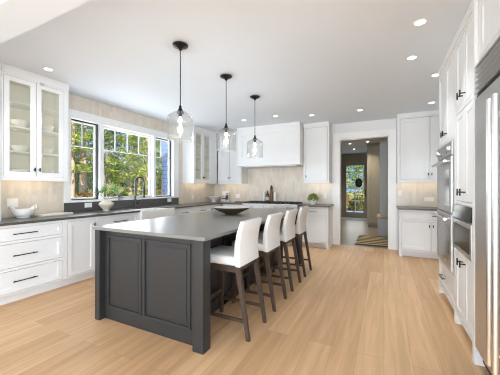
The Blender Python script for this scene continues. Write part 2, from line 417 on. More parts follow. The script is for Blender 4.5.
w = MB(); w.box(XL, -4.0, YR - 0.15, YR, 0, CEIL).box(1.0, XRR + 0.15, YR - 0.15, YR, 0, CEIL).box(-4.0, 1.0, YR - 0.15, YR, 2.5, CEIL).box(-4.0, 1.0, YR - 0.15, YR, 0, 0.08)
struct('wall_rear', w, M['wall'])
w = MB()
for x in (-4.0, -2.34, -0.68, 0.95): w.box(x, x + 0.05, YR - 0.1, YR - 0.04, 0.08, 2.5)
w.box(-4.0, 1.0, YR - 0.1, YR - 0.04, 2.45, 2.5).box(-4.0, 1.0, YR - 0.1, YR - 0.04, 0.08, 0.13)
struct('window_4', w, M['black'])  # unseen window, added as the opening for the rear fill lamps
w = MB()
for y in (-5.3, -3.77, -2.24, -0.7, 0.85): w.box(XRR + 0.04, XRR + 0.1, y, y + 0.05, 0.1, 2.45)
w.box(XRR + 0.04, XRR + 0.1, -5.3, 0.9, 2.4, 2.45).box(XRR + 0.04, XRR + 0.1, -5.3, 0.9, 0.1, 0.15)
struct('window_5', w, M['black'])  # unseen right-hand window, put in for the side fill lamp
struct('trim_1', MB().box(XL, XRR, 0.84, 1.07, 2.45, CEIL), M['ceil'])     # dropped ceiling beam

# tile and stone on the walls
MB().box(XL, XL + 0.010, 0.9, 2.43, 0.916, 1.60).build('tile_backsplash', M['tile_l'], wall_l)
t = MB().box(XL, XL + 0.010, 2.43, 4.965, 2.502, CEIL - 0.001).box(XL, XL + 0.010, 4.967, YB, 0.916, CEIL - 0.001)
t.build('tile_backsplash', M['tile_l'], wall_l)
MB().box(XL, XL + 0.018, 2.432, 4.965, 0.916, 1.066).build('stone_splash', M['stone'], wall_l)
MB().box(XL + 0.011, -1.072, YB - 0.010, YB, 0.916, 1.95).build('tile_backsplash', M['tile_b'], wall_b)
MB().box(0.236, XR, YB - 0.010, YB, 0.916, 1.60).build('tile_backsplash', M['tile_b'], wall_b)

# window casing, stool and jambs
c = MB(); cx0, cx1 = XL, XL + 0.022
c.box(cx0, cx1, WY0 - 0.10, WY0, WZ0, WZ1 + 0.125).box(cx0, cx1, WY1, WY1 + 0.16, WZ0, WZ1 + 0.125)
c.box(cx0, cx1, WY0, WY1, WZ1, WZ1 + 0.125).box(cx0, cx1 + 0.008, WY0 - 0.103, WY1 + 0.163, WZ1 + 0.10, WZ1 + 0.125)
c.box(XL - 0.09, cx1 + 0.012, WY0 - 0.103, WY1 + 0.163, WZ0 - 0.032, WZ0)
struct('trim_2', c, M['trim'])
def sash(n, y0, y1, nv, dark):
    X0, X1 = XL - 0.125, XL - 0.085
    b = MB()
    for q in ((y0, y0 + 0.03, WZ0, WZ1), (y1 - 0.03, y1, WZ0, WZ1), (y0 + 0.03, y1 - 0.03, WZ0, WZ0 + 0.035), (y0 + 0.03, y1 - 0.03, WZ1 - 0.03, WZ1)):
        b.box(X0, X1, *q)
    o = struct('window_%d' % n, b, M['trim'])
    m = MB(); zm = 1.965
    m.box(X0 + 0.008, X1 - 0.004, y0 + 0.03, y1 - 0.03, zm - 0.008, zm + 0.008)
    for k in range(nv):
        yy = y0 + 0.03 + (y1 - y0 - 0.06) * (k + 1) / (nv + 1)
        m.box(X0 + 0.008, X1 - 0.004, yy - 0.008, yy + 0.008, zm + 0.008, WZ1 - 0.03)
    m.build('muntin', M['muntin'], o)
    MB().box(X0 + 0.018, X0 + 0.022, y0 + 0.03, y1 - 0.03, WZ0 + 0.035, WZ1 - 0.03).build('pane', M['pane'], o)
    if dark:
        d = MB(); g = 0.013; e = 0.002
        for q in ((y0 + e, y0 + g, WZ0 + e, WZ1 - e), (y1 - g - 0.004, y1 - e, WZ0 + e, WZ1 - e), (y0 + g, y1 - g, WZ0 + e, WZ0 + g), (y0 + g, y1 - g, WZ1 - g - 0.004, WZ1 - e)):
            d.box(X1 + 0.012, X1 + 0.028, *q)
        d.build('screen_frame', M['black'], o)
    return o
sash(1, 2.535, 3.015, 1, True); sash(2, 3.09, 4.215, 3, False); sash(3, 4.275, 4.795, 1, True)
c = MB().box(XL - 0.13, XL, 3.02, 3.085, WZ0, WZ1).box(XL - 0.13, XL, 4.22, 4.27, WZ0, WZ1)
struct('trim_3', c, M['trim'])

# doorway casing
c = MB(); ya, yb = YB - 0.022, YB
c.box(DX0 - 0.135, DX0, ya, yb, 0, DZ + 0.125).box(DX1, DX1 + 0.13, ya, yb, 0, DZ + 0.125).box(DX0, DX1, ya, yb, DZ, DZ + 0.125)
c.box(DX0 - 0.145, DX0 - 0.13, ya - 0.008, yb, 0, DZ + 0.125).box(DX1 + 0.12, DX1 + 0.134, ya - 0.008, yb, 0, DZ + 0.125)
c.box(DX0 - 0.145, DX1 + 0.134, ya - 0.008, yb, DZ + 0.112, DZ + 0.128)
struct('trim_4', c, M['trim'])
c = MB().box(DX0, DX0 + 0.018, YB, YB + 0.16, 0, DZ).box(DX1 - 0.018, DX1, YB, YB + 0.16, 0, DZ).box(DX0, DX1, YB, YB + 0.16, DZ - 0.018, DZ)
struct('trim_5', c, M['trim'])

# ------------------------------------------------------------------ hall beyond the doorway
HY = 12.4
struct('floor_hall', MB().box(-2.6, 2.0, YB + 0.03, HY + 0.1, -0.1, -0.002), M['halltile'])
struct('ceiling_hall', MB().box(-2.6, 2.0, YB + 0.14, HY + 0.12, CEIL, CEIL + 0.2), M['ceil'])
struct('wall_hall_left', MB().box(-2.1, -2.0, YB + 0.14, HY, 0, CEIL), M['olive'])
struct('wall_hall_right', MB().box(0.85, 0.95, YB + 0.14, HY, 0, CEIL), M['olive'])
gx0, gx1 = -1.56, -0.64
wall_h = struct('wall_hall_end', MB().box(-2.1, gx0, HY, HY + 0.12, 0, CEIL).box(gx1, 0.95, HY, HY + 0.12, 0, CEIL).box(gx0, gx1, HY, HY + 0.12, 2.36, CEIL), M['olive'])
c = MB().box(gx0 - 0.11, gx0, HY - 0.02, HY, 0, 2.47).box(gx1, gx1 + 0.11, HY - 0.02, HY, 0, 2.47).box(gx0, gx1, HY - 0.02, HY, 2.36, 2.47)
for q in ((-2.0, -1.3), (-1.25, -0.7)): c.box(q[0] + 0.03, q[1] - 0.03, HY - 0.014, HY, 2.54, 2.70)
struct('trim_6', c, M['olive'])
b = MB(); st = 0.105
b.box(gx0 + 0.005, gx0 + st, HY + 0.02, HY + 0.065, 0.01, 2.355).box(gx1 - st, gx1 - 0.005, HY + 0.02, HY + 0.065, 0.01, 2.355)
b.box(gx0 + st, gx1 - st, HY + 0.02, HY + 0.065, 0.01, 0.24).box(gx0 + st, gx1 - st, HY + 0.02, HY + 0.065, 2.24, 2.355)
gd = struct('door_1', b, M['olive'])
m = MB(); m.box((gx0+gx1)/2 - 0.012, (gx0+gx1)/2 + 0.012, HY + 0.03, HY + 0.055, 0.24, 2.24)
for z in (0.74, 1.24, 1.74): m.box(gx0 + st, gx1 - st, HY + 0.03, HY + 0.055, z - 0.012, z + 0.012)
m.build('muntin', M['trim'], gd)
MB().box(gx0 + st, gx1 - st, HY + 0.041, HY + 0.045, 0.24, 2.24).build('pane', M['pane'], gd)
h = MB().box(gx1 - 0.075, gx1 - 0.035, HY + 0.005, HY + 0.02, 0.92, 1.22).tube([(gx1 - 0.055, HY - 0.03, 1.04), (gx1 - 0.055, HY + 0.01, 1.04)], 0.012).tube([(gx1 - 0.055, HY - 0.035, 1.04), (gx1 - 0.17, HY - 0.035, 1.04)], 0.011)
h.build('door_handle', M['black'], gd)

# tall olive cupboard and grey locker bench in the hall
F = ('B', 9.82)
t = thing('tall_cupboard', 'tall olive painted cupboard standing in the hall beyond the doorway', 'cupboard', (0.0, 10.1, 0))
mb = MB().box(-0.50, 0.84, 9.82, 10.5, 0.09, 2.70).box(-0.47, 0.84, 9.86, 10.5, 0, 0.09).box(-0.53, 0.84, 9.79, 10.5, 2.70, 2.744); mb.build('carcass', M['olive'], t)
for q in ((-0.47, 0.17), (0.19, 0.82)):
    d = door(t, F, q[0], q[1], 0.12, 2.66, m='olive', d=0.0275, rail=0.07)
    knob(d, F, q[1] - 0.04 if q[0] < 0 else q[0] + 0.04, 1.1, d=0.0265)
t = thing('locker_bench', 'grey hall locker with a wooden bench seat just through the doorway', 'bench', (0.3, 8.3, 0))
MB().box(-0.15, 0.84, 8.06, 8.95, 0, 0.47).build('base', M['greyp'], t)
MB().box(-0.175, 0.845, 8.03, 8.96, 0.471, 0.515, 0.006).build('seat', M['woodl'], t, label='oak bench seat')
MB().box(-0.10, 0.84, 8.10, 8.14, 0.516, 2.70).box(0.42, 0.84, 8.14, 8.95, 0.516, 2.70).box(-0.10, 0.42, 8.90, 8.95, 0.516, 2.70).box(-0.10, 0.42, 8.14, 8.90, 2.62, 2.70).build('locker', M['greyp'], t)
MB().box(-0.60, 0.092, 6.64, 7.92, 0.0, 0.012, 0.004).build('floor_mat', M['stripe'], None, 'brown and cream striped floor mat just beyond the doorway', 'mat')
MB().box(-1.62, -0.60, 11.55, 12.3, 0.0, 0.012, 0.004).build('door_mat', M['rugh'], None, 'pale blue grey mat on the hall floor before the glass door', 'mat')
t = thing('hall_stand', 'slim dark stand at the left edge of the hall beside the glass door', 'stand', (-1.52, 11.2, 0))
for y in (11.1, 11.4): MB().tube([(-1.56, y, 0.0), (-1.56, y, 1.02)], 0.014).build('post', M['black'], t)
for z in (0.3, 0.62, 1.0): MB().tube([(-1.56, 11.08, z), (-1.56, 11.42, z)], 0.011).build('rail', M['black'], t)
mb = MB()
n = 9; vs = []; fs = []
for s_, z in ((-0.028, 0.42), (-0.026, 0.7), (-0.02, 1.0), (0.0, 1.022), (0.02, 1.0), (0.03, 0.7), (0.034, 0.5)):
    for k in range(n): vs.append((-1.56 + s_*1.2 + 0.006*math.sin(k*1.9), 11.13 + 0.24*k/(n-1), z + 0.01*math.sin(k)))
for i in range(6):
    for k in range(n-1): fs.append((i*n+k, i*n+k+1, (i+1)*n+k+1, (i+1)*n+k))
tw = mb.add(vs, fs, True).build('towel', M['towel'], None, 'white towel draped over the slim dark hall stand', 'towel')
sd = tw.modifiers.new('thick', 'SOLIDIFY'); sd.thickness = 0.008; sd.offset = 0
mb = MB()
b = bmesh.new(); bmesh.ops.create_icosphere(b, subdivisions=3, radius=1)
for v in b.verts:
    k = 1 + 0.10*math.sin(9*math.atan2(v.co.z, v.co.x)) ; v.co = Vector((-0.95 + v.co.x*0.14*k, HY - 0.035 + v.co.y*0.03, 1.50 + v.co.z*0.20*k))
mb.bm(b, True)
mb.tube([(-0.95, HY - 0.02, 1.68), (-0.95, HY - 0.02, 1.84)], 0.012)
mb.build('door_ornament', M['black'], None, 'dark rounded ornament hanging on the glass hall door', 'ornament')

# ------------------------------------------------------------------ left run: base cabinets
FL = ('L', -3.70); DL = XL + 0.012 - (-3.70); DL = 0.605
CB0, CB1 = 0.115, 0.882      # carcass bottom / top
def base_unit(name, label, F, a0, a1, rows, depth, plinth=0.09, feet=False):
    """rows: list of ('drawer'|'door'|'pair', z0, z1, fitting)"""
    loc = fpt(F, (a0+a1)/2, 0, -depth/2)
    t = thing(name, label, 'cabinet', loc)
    e = 0.028
    ops = []
    for kind, z0, z1, fit in rows:
        if kind == 'pair': ops.append((a0 + e, a1 - e, z0, z1))
        else: ops.append((a0 + e, a1 - e, z0, z1))
    carcass(t, F, a0, a1, CB0, CB1, depth, ops, plinth, feet)
    for kind, z0, z1, fit in rows:
        if kind == 'drawer':
            d = door(t, F, a0 + e, a1 - e, z0, z1, name='drawer', rail=0.04 if z1 - z0 < 0.2 else 0.045)
            if fit: pull(d, F, (a0+a1)/2 + fit[0], (z0+z1)/2 + 0.0, fit[1])
        elif kind == 'door':
            d = door(t, F, a0 + e, a1 - e, z0, z1)
            if fit: knob(d, F, (a1 - e - 0.028) if fit == 'hi' else (a0 + e + 0.028), z1 - 0.075 if z0 < 1 else z0 + 0.08)
        elif kind == 'pair':
            am = (a0 + a1)/2
            d = door(t, F, a0 + e, am, z0, z1); knob(d, F, am - 0.028, z1 - 0.075)
            d = door(t, F, am, a1 - e, z0, z1); knob(d, F, am + 0.028, z1 - 0.075)
    return t
G = 0.0015
base_unit('drawer_cabinet', 'white three-drawer base cabinet under the left glass wall cupboard', FL, 1.12 + G, 2.10 - G,
          [('drawer', 0.705, 0.855, (0.05, 0.235)), ('drawer', 0.405, 0.675, (0.05, 0.235)), ('drawer', 0.13, 0.375, (0.05, 0.235))], DL)
base_unit('base_cabinet', 'white single-door base cabinet between the three drawers and the island end', FL, 2.10 + G, 2.545 - G,
          [('door', 0.13, 0.855, 'hi')], DL)
base_unit('drawer_cabinet', 'white base cabinet with one wide drawer below the beige vase', FL, 2.545 + G, 3.29 - G,
          [('drawer', 0.705, 0.855, (0, 0.26)), ('pair', 0.13, 0.675, 1)], DL)
t = thing('sink_cabinet', 'white base cabinet below the farmhouse sink', 'cabinet', (-4.0, 3.7, 0))
mb = MB().box(-4.305, -3.732, 3.29 + G, 4.11 - G, CB0, 0.62).box(-4.305, -3.80, 3.29 + G, 4.11 - G, 0, CB0)
mb.build('carcass', M['cab'], t)
FS = ('L', -3.70)
for q in ((3.30, 3.70), (3.70, 4.10)):
    d = door(t, FS, q[0], q[1], 0.13, 0.615); knob(d, FS, q[1] - 0.03 if q[0] < 3.5 else q[0] + 0.03, 0.55)
base_unit('drawer_cabinet', 'white drawer cabinet just right of the farmhouse sink', FL, 4.11 + G, 4.80 - G,
          [('drawer', 0.705, 0.855, (0, 0.2)), ('pair', 0.13, 0.675, 1)], DL)
base_unit('drawer_cabinet', 'white drawer cabinet second to the right of the sink', FL, 4.80 + G, 5.36 - G,
          [('drawer', 0.705, 0.855, (0, 0.2)), ('pair', 0.13, 0.675, 1)], DL)
base_unit('corner_cabinet', 'white corner base cabinet where left and back counters meet', FL, 5.36 + G, 6.425,
          [('door', 0.13, 0.855, 'lo')], DL)
# sink
t = thing('farmhouse_sink', 'white apron-front farmhouse sink under the window', 'sink', (-3.95, 3.7, 0.62))
mb = MB().box(-3.695, -3.645, 3.295, 4.105, 0.625, 0.905, 0.012, 3)
mb.box(-4.16, -3.695, 3.295, 3.33, 0.625, 0.895).box(-4.16, -3.695, 4.07, 4.105, 0.625, 0.895).box(-4.19, -4.15, 3.295, 4.105, 0.625, 0.895).box(-4.16, -3.695, 3.33, 4.07, 0.625, 0.65)
mb.build('basin', M['porcelain'], t)
MB().lathe([(0.04, 0.0), (0.04, 0.004), (0.02, 0.005)], (-3.93, 3.7, 0.651), 20).build('drain', M['chrome'], t)
# worktop with cut-out for the sink
mb = MB().box(-4.308, -3.675, 0.92, 3.292, 0.885, 0.915, 0.003).box(-4.308, -4.195, 3.292, 4.108, 0.885, 0.915).box(-4.308, -3.675, 4.108, 5.80, 0.885, 0.915, 0.003)
mb.box(-4.308, -3.035, 5.80, 6.428, 0.885, 0.915).box(-3.675, -3.035, 5.79, 5.80, 0.885, 0.915).box(-3.035, -1.675, 6.285, 6.428, 0.885, 0.915)
mb.build('worktop', M['stone'], None, 'dark grey stone worktop along the window wall and corner', 'worktop')
# faucet
t = thing('faucet', 'tall gunmetal pull-down faucet behind the white sink', 'faucet', (-4.24, 3.68, 0.915))
fx, fy = -4.24, 3.68
MB().lathe([(0.030, 0.0), (0.030, 0.008), (0.019, 0.012), (0.019, 0.16), (0.014, 0.17)], (fx, fy, 0.9155), 20).build('base', M['gun'], t)
pts = [(fx, fy, 1.08), (fx, fy, 1.40)]
for k in range(1, 13):
    a = PI * k / 12; pts.append((fx + 0.008*(1-math.cos(a)), fy + 0.095*(1 - math.cos(a)), 1.40 + 0.095*math.sin(a)))
ex, ey = pts[-1][0], pts[-1][1]
pts += [(ex, ey, 1.31)]
MB().tube(pts, 0.015, 12).build('spout', M['gun'], t)
MB().tube([(ex, ey, 1.31), (ex, ey, 1.29), (ex, ey, 1.12), (ex, ey, 1.10)], [0.018, 0.023, 0.023, 0.026], 14).build('spray_head', M['gun'], t)
MB().tube([(fx, fy, 1.215), (ex, ey, 1.215)], 0.011).build('holder_arm', M['gun'], t)
MB().tube([(fx, fy + 0.01, 0.99), (fx + 0.01, fy + 0.06, 0.99)], 0.012).tube([(fx + 0.01, fy + 0.06, 0.985), (fx + 0.02, fy + 0.085, 1.06)], 0.007).build('lever', M['gun'], t)

# ------------------------------------------------------------------ glass cupboards on the left wall
def strip(parent, x0, x1, y0, y1, z, rot=0):
    MB().box(x0, x1, y0, y1, z, z + 0.008).build('light_strip', M['warmled'], parent)
    lx, ly = x1 - x0, y1 - y0
    light('under_cabinet_light', 'AREA', ((x0+x1)/2, (y0+y1)/2, z - 0.004), STRIP_W * max(lx, ly), (1.0, 0.88, 0.70), (0, 0, 0), shape='RECTANGLE', size=max(lx, 0.02), size_y=max(ly, 0.02))
def glass_cupboard(label, F, a0, a1, zb, ztop, doors, shelves, depth=0.335):
    t = thing('glass_cupboard', label, 'cupboard', fpt(F, (a0+a1)/2, zb, -depth/2))
    mb = MB(); w_ = 0.02
    fbox(mb, F, a0, a0 + w_, zb + 0.03, ztop, -depth, -0.02); fbox(mb, F, a1 - w_, a1, zb + 0.03, ztop, -depth, -0.02)
    fbox(mb, F, a0 + w_, a1 - w_, zb + 0.06, zb + 0.08, -depth, -0.02); fbox(mb, F, a0 + w_, a1 - w_, ztop - 0.02, ztop, -depth, -0.02)
    # face frame, light rail
    d0, d1 = doors[0][0], doors[-1][1]; z0, z1 = doors[0][2], doors[0][3]
    fbox(mb, F, a0, d0, zb, ztop, -0.02, 0); fbox(mb, F, d1, a1, zb, ztop, -0.02, 0)
    fbox(mb, F, d0, d1, zb, z0, -0.02, 0); fbox(mb, F, d0, d1, z1, ztop, -0.02, 0)
    fbox(mb, F, a0, a0 + w_, zb, zb + 0.03, -depth, -0.02); fbox(mb, F, a1 - w_, a1, zb, zb + 0.03, -depth, -0.02)
    mb.build('carcass', M['cab'], t)
    bk = MB(); fbox(bk, F, a0 + w_, a1 - w_, zb + 0.08, ztop - 0.02, -depth, -depth + 0.008)
    bk.build('back_panel', M['cabin'], t)
    for z in shelves:
        s_ = MB(); fbox(s_, F, a0 + w_ + 0.001, a1 - w_ - 0.001, z - 0.018, z, -depth + 0.009, -0.05); s_.build('shelf', M['cab'], t)
    cr = MB(); fbox(cr, F, a0, a1, ztop, CEIL - 0.002, -depth, 0.012); cr.build('crown_moulding', M['cab'], t)
    for sa in (a0 + 0.022, a1 - 0.027):
        st_ = MB(); fbox(st_, F, sa, sa + 0.005, zb + 0.1, ztop - 0.05, -0.046, -0.034); st_.build('light_strip', M['warmled'], t)
        lx, ly, lz = fpt(F, sa + (0.008 if sa < (a0 + a1)/2 else -0.003), (zb + ztop)/2, -0.04)
        light('cupboard_light', 'AREA', (lx, ly, lz), 0.55, (1.0, 0.93, 0.82), (R(90) if sa < (a0 + a1)/2 else R(-90), 0, R(40) if sa < (a0 + a1)/2 else R(-40)), shape='RECTANGLE', size=0.015, size_y=ztop - zb - 0.2)
    for i, (p, q, zz0, zz1) in enumerate(doors):
        d = door(t, F, p, q, zz0, zz1, glass=True, rail=0.053)
        knob(d, F, q - 0.028 if i == 0 else p + 0.028, zz0 + 0.09)
    return t
FU = ('L', -3.97)
SH = (1.75, 2.05, 2.35)
cup1 = glass_cupboard('white wall cupboard with two glass doors left of the window', FU, 1.555, 2.30, 1.385, 2.65, [(1.572, 1.907, 1.435, 2.63), (1.907, 2.242, 1.435, 2.63)], SH)
cup2 = glass_cupboard('white wall cupboard with two narrow glass doors right of the window', FU, 5.10, 6.085, 1.40, 2.665, [(5.125, 5.465, 1.45, 2.64), (5.465, 5.805, 1.45, 2.64)], (1.76, 2.06, 2.36))
strip(cup1, -4.20, -4.17, 1.62, 2.24, 1.430); strip(cup2, -4.20, -4.17, 5.16, 6.0, 1.445)
MB().box(-3.969, -3.963, 1.945, 1.995, 2.615, 2.665, 0.004).build('cupboard_tag', M['greyp'], None, 'small grey tag on the top rail of the left glass cupboard', 'tag')
t = thing('counter_cupboard', 'white cupboard standing on the counter at the far left edge', 'cupboard', (-4.13, 1.24, 0.916))
MB().box(-4.305, -3.972, 0.93, 1.553, 0.9165, 2.742).build('carcass', M['cab'], t)
d = door(t, ('L', -3.944), 0.95, 1.53, 0.95, 2.62); knob(d, ('L', -3.944), 1.50, 1.1)
def bowl(name, x, y, z, r, h, label, cat, m='porcelain', group=None, foot=0.45, n=28):
    prof = [(r*foot*0.9, 0), (r*foot, 0.0), (r*foot, h*0.06), (r*0.78, h*0.45), (r, h), (r*0.965, h), (r*0.74, h*0.5), (r*foot*0.8, h*0.16), (0.0001, h*0.14)]
    return MB().lathe(prof, (x, y, z), n).build(name, M[m], None, label, cat, group)
def stack(x, y, z, r, k, label, group, cat='plate'):
    for i in range(k):
        bowl('bowl', x, y, z + i*0.022, r, 0.06, label[i], 'bowl', group=group, foot=0.5, n=20)
zt = 1.4665
def sb(x, y, z, r, h, lab): bowl('bowl', x, y, z, r, h, lab, 'bowl', group='white bowls in the left glass cupboard', foot=0.5)
sb(-4.12, 1.80, zt, 0.105, 0.06, 'white bowl on the bottom board behind the left glass door')
sb(-4.12, 2.10, zt, 0.095, 0.06, 'white bowl on the bottom board behind the right door of the left glass cupboard')
sb(-4.12, 1.80, 1.751, 0.10, 0.07, 'white bowl on the lowest shelf behind the left glass door')
sb(-4.12, 2.10, 1.751, 0.085, 0.07, 'white bowl on the lowest shelf behind the right door of the left glass cupboard')
sb(-4.12, 1.80, 2.051, 0.11, 0.085, 'white bowl on the middle shelf behind the left glass door')
sb(-4.12, 2.10, 2.051, 0.09, 0.085, 'white bowl on the middle shelf behind the right door of the left glass cupboard')
def cup(x, y, z, lab):
    t = thing('cup', lab, 'cup', (x, y, z), 'white cups in the corner glass cupboard')
    MB().lathe([(0.028, 0), (0.04, 0.02), (0.042, 0.09), (0.038, 0.09), (0.036, 0.02), (0.0001, 0.012)], (x, y, z), 18).build('body', M['porcelain'], t)
    MB().tube([(x + 0.04, y, z + 0.075), (x + 0.065, y, z + 0.06), (x + 0.065, y, z + 0.035), (x + 0.04, y, z + 0.022)], 0.005, 8).build('handle', M['porcelain'], t)
for z, w_ in ((1.4815, 'bottom board'), (1.761, 'lowest shelf'), (2.061, 'middle shelf')):
    cup(-4.1, 5.29, z, 'white cup on the %s behind the left door of the corner glass cupboard' % w_)
    cup(-4.1, 5.64, z, 'white cup on the %s behind the right door of the corner glass cupboard' % w_)

# ------------------------------------------------------------------ back wall: wall cupboards, hood
def wall_cupboard(label, F, a0, a1, zb, ztop, doors, depth, crown=True, z0=None):
    t = thing('wall_cupboard', label, 'cupboard', fpt(F, (a0+a1)/2, zb, -depth/2))
    dz0, dz1 = doors[0][2], doors[0][3]
    mb = MB(); fbox(mb, F, a0, a1, zb + 0.05, ztop, -depth, -0.030)
    d0, d1 = doors[0][0], doors[-1][1]
    fbox(mb, F, a0, d0, zb, ztop, -0.030, 0); fbox(mb, F, d1, a1, zb, ztop, -0.030, 0)
    fbox(mb, F, d0, d1, zb, dz0, -0.030, 0); fbox(mb, F, d0, d1, dz1, ztop, -0.030, 0)
    fbox(mb, F, a0, a0 + 0.02, zb, zb + 0.05, -depth, -0.030); fbox(mb, F, a1 - 0.02, a1, zb, zb + 0.05, -depth, -0.030)
    mb.build('carcass', M['cab'], t)
    cr = MB(); fbox(cr, F, a0, a1, ztop, CEIL - 0.002, -depth, 0.012); cr.build('crown_moulding', M['cab'], t)
    for (p, q, zz0, zz1, k) in doors:
        d = door(t, F, p, q, zz0, zz1)
        knob(d, F, q - 0.028 if k > 0 else p + 0.028, zz0 + 0.10)
    return t
FB = ('B', 6.09)
wc = wall_cupboard('white two-door wall cupboard in the corner left of the range hood', FB, -3.938, -3.238, 1.40, 2.665, [(-3.90, -3.585, 1.45, 2.64, 1), (-3.585, -3.27, 1.45, 2.64, -1)], 0.335)
strip(wc, -3.85, -3.27, 6.28, 6.31, 1.442)
wc = wall_cupboard('white single-door wall cupboard between the hood and the doorway', FB, -1.640, -1.075, 1.40, 2.665, [(-1.605, -1.105, 1.45, 2.64, -1)], 0.335)
strip(wc, -1.60, -1.10, 6.28, 6.31, 1.442)
wc = wall_cupboard('white two-door wall cupboard right of the doorway', FB, 0.236, 1.27, 1.40, 2.665, [(0.285, 0.778, 1.45, 2.64, 1), (0.778, 1.245, 1.45, 2.64, -1)], 0.335)
strip(wc, 0.28, 1.24, 6.28, 6.31, 1.442)

t = thing('range_hood', 'white panelled range hood over the stove on the back wall', 'hood', (-2.44, 6.1, 1.80))
mb = MB().box(-3.225, -1.660, 5.872, 6.425, 1.94, 2.66)
for q in ((-3.225, -3.10, 1.94, 2.66), (-1.785, -1.66, 1.94, 2.66), (-3.10, -1.785, 1.94, 2.03), (-3.10, -1.785, 2.56, 2.66)): mb.box(q[0], q[1], 5.85, 5.872, q[2], q[3])
mb.build('body', M['cab'], t)
MB().box(-3.226, -1.655, 5.825, 6.425, 1.81, 1.915).box(-3.226, -1.650, 5.81, 6.425, 1.915, 1.94).build('mantel_ledge', M['cab'], t)
MB().box(-3.225, -1.660, 5.84, 6.425, 2.66, 2.743).box(-3.225, -1.655, 5.82, 5.84, 2.70, 2.743).build('crown_moulding', M['cab'], t)
MB().box(-3.12, -1.76, 5.90, 6.35, 1.795, 1.809).build('filter_insert', M['steel'], t)
for x in (-2.8, -2.08):
    light('hood_light', 'AREA', (x, 6.05, 1.79), 0.8, (1, 0.85, 0.65), (0, 0, 0), shape='DISK', size=0.06)

# base units on the back wall
FBB = ('B', 5.84)
base_unit('drawer_cabinet', 'white base cabinet in the back corner left of the range', FBB, -3.62, -3.04 - G, [('drawer', 0.705, 0.855, (0, 0.18)), ('pair', 0.13, 0.675, 1)], 0.585)
base_unit('base_cabinet', 'white base cabinet with a drawer between the range and the doorway', FBB, -1.67 + G, -1.045, [('drawer', 0.705, 0.855, (0, 0.16)), ('door', 0.14, 0.675, 'lo')], 0.585, plinth=0.11, feet=True)
MB().box(-1.672, -1.02, 5.79, 6.428, 0.885, 0.915, 0.003).build('worktop', M['stone'], None, 'short dark stone worktop under the potted herb by the doorway', 'worktop')
base_unit('base_cabinet', 'white base cabinet with a drawer right of the doorway', FBB, 0.262, 1.27, [('drawer', 0.705, 0.855, (0.12, 0.22)), ('pair', 0.14, 0.675, 1)], 0.585, plinth=0.11, feet=True)
MB().box(0.237, 1.272, 5.79, 6.428, 0.885, 0.915, 0.003).build('worktop', M['stone'], None, 'dark stone worktop on the cabinet right of the doorway', 'worktop')

# range
t = thing('range_stove', 'wide stainless steel range with black grates on the back wall', 'stove', (-2.35, 6.0, 0))
RX0, RX1 = -3.03, -1.68
MB().box(RX0, RX1, 5.80, 6.28, 0.10, 0.925).box(RX0 + 0.04, RX1 - 0.04, 5.86, 6.26, 0.0, 0.10).build('body', M['steel'], t)
MB().box(RX0 + 0.001, RX1 - 0.001, 5.735, 5.799, 0.80, 0.925, 0.012, 3).build('control_panel', M['steel'], t)
for k in range(9):
    x = RX0 + 0.12 + k * (RX1 - RX0 - 0.24) / 8
    MB().tube([(x, 5.736, 0.86), (x, 5.70, 0.86)], [0.026, 0.022], 16).build('knob', M['chrome'], t)
for q in ((RX0 + 0.01, RX0 + 0.82), (RX0 + 0.84, RX1 - 0.01)):
    d = MB().box(q[0], q[1], 5.775, 5.799, 0.16, 0.785, 0.006).build('oven_door', M['steel'], t)
    MB().box(q[0] + 0.10, q[1] - 0.10, 5.770, 5.776, 0.28, 0.62).build('window', M['ovenglass'], d)
    MB().tube([(q[0] + 0.05, 5.73, 0.73), (q[1] - 0.05, 5.73, 0.73)], 0.014).tube([(q[0]+0.07, 5.776, 0.73), (q[0]+0.07, 5.73, 0.73)], 0.009).tube([(q[1]-0.07, 5.776, 0.73), (q[1]-0.07, 5.73, 0.73)], 0.009).build('handle', M['chrome'], d)
MB().box(RX0 + 0.02, RX1 - 0.02, 5.80, 6.26, 0.9255, 0.932).build('cooktop', M['black'], t)
for k in range(4):
    x0 = RX0 + 0.03 + k * 0.324; x1 = x0 + 0.315
    g = MB()
    for y in (5.80, 6.02, 6.24): g.box(x0, x1, y, y + 0.016, 0.945, 0.965)
    for x in (x0, x0 + 0.1, x0 + 0.2, x1 - 0.016): g.box(x, x + 0.016, 5.80, 6.256, 0.945, 0.965)
    for x in (x0, x1 - 0.016):
        for y in (5.80, 6.24): g.box(x, x + 0.016, y, y + 0.016, 0.932, 0.945)
    g.build('grate', M['black'], t)
    for y in (5.92, 6.14): MB().lathe([(0.045, 0), (0.045, 0.006), (0.028, 0.008), (0.028, 0.012)], (x0 + 0.157, y, 0.932), 16).build('burner', M['iron'], t)

# ------------------------------------------------------------------ right wall: oven tower, micro tower, fridge
FR = ('R', 0.617); DR = 0.64
def tower(name, label, a0, a1, solid, doors, opening):
    t = thing(name, label, 'cabinet', fpt(FR, (a0+a1)/2, 0, -DR/2))
    mb = MB()
    fbox(mb, FR, a0, a0 + 0.03, 0.0, 2.66, -DR, 0); fbox(mb, FR, a1 - 0.03, a1, 0.0, 2.66, -DR, 0)
    b0, b1 = a0 + 0.03, a1 - 0.03
    for z0, z1 in solid: fbox(mb, FR, b0, b1, z0, z1, -DR, -0.030)
    fbox(mb, FR, b0, b1, 0.0, 0.115, -DR, -0.06)
    fbox(mb, FR, b0, b1, 0.115, 2.66, -DR, -DR + 0.02)
    zs = sorted([(d[2], d[3]) for d in doors] + [opening]); cur = 0.10
    for z0, z1 in sorted(set(zs)):
        if z0 > cur + 0.002: fbox(mb, FR, b0, b1, cur, z0, -0.030, 0)
        cur = z1
    fbox(mb, FR, b0, b1, cur, 2.66, -0.030, 0)
    mb.build('carcass', M['cab'], t)
    cr = MB(); fbox(cr, FR, a0, a1, 2.66, CEIL - 0.002, -DR, 0.010); cr.build('crown_moulding', M['cab'], t)
    return t
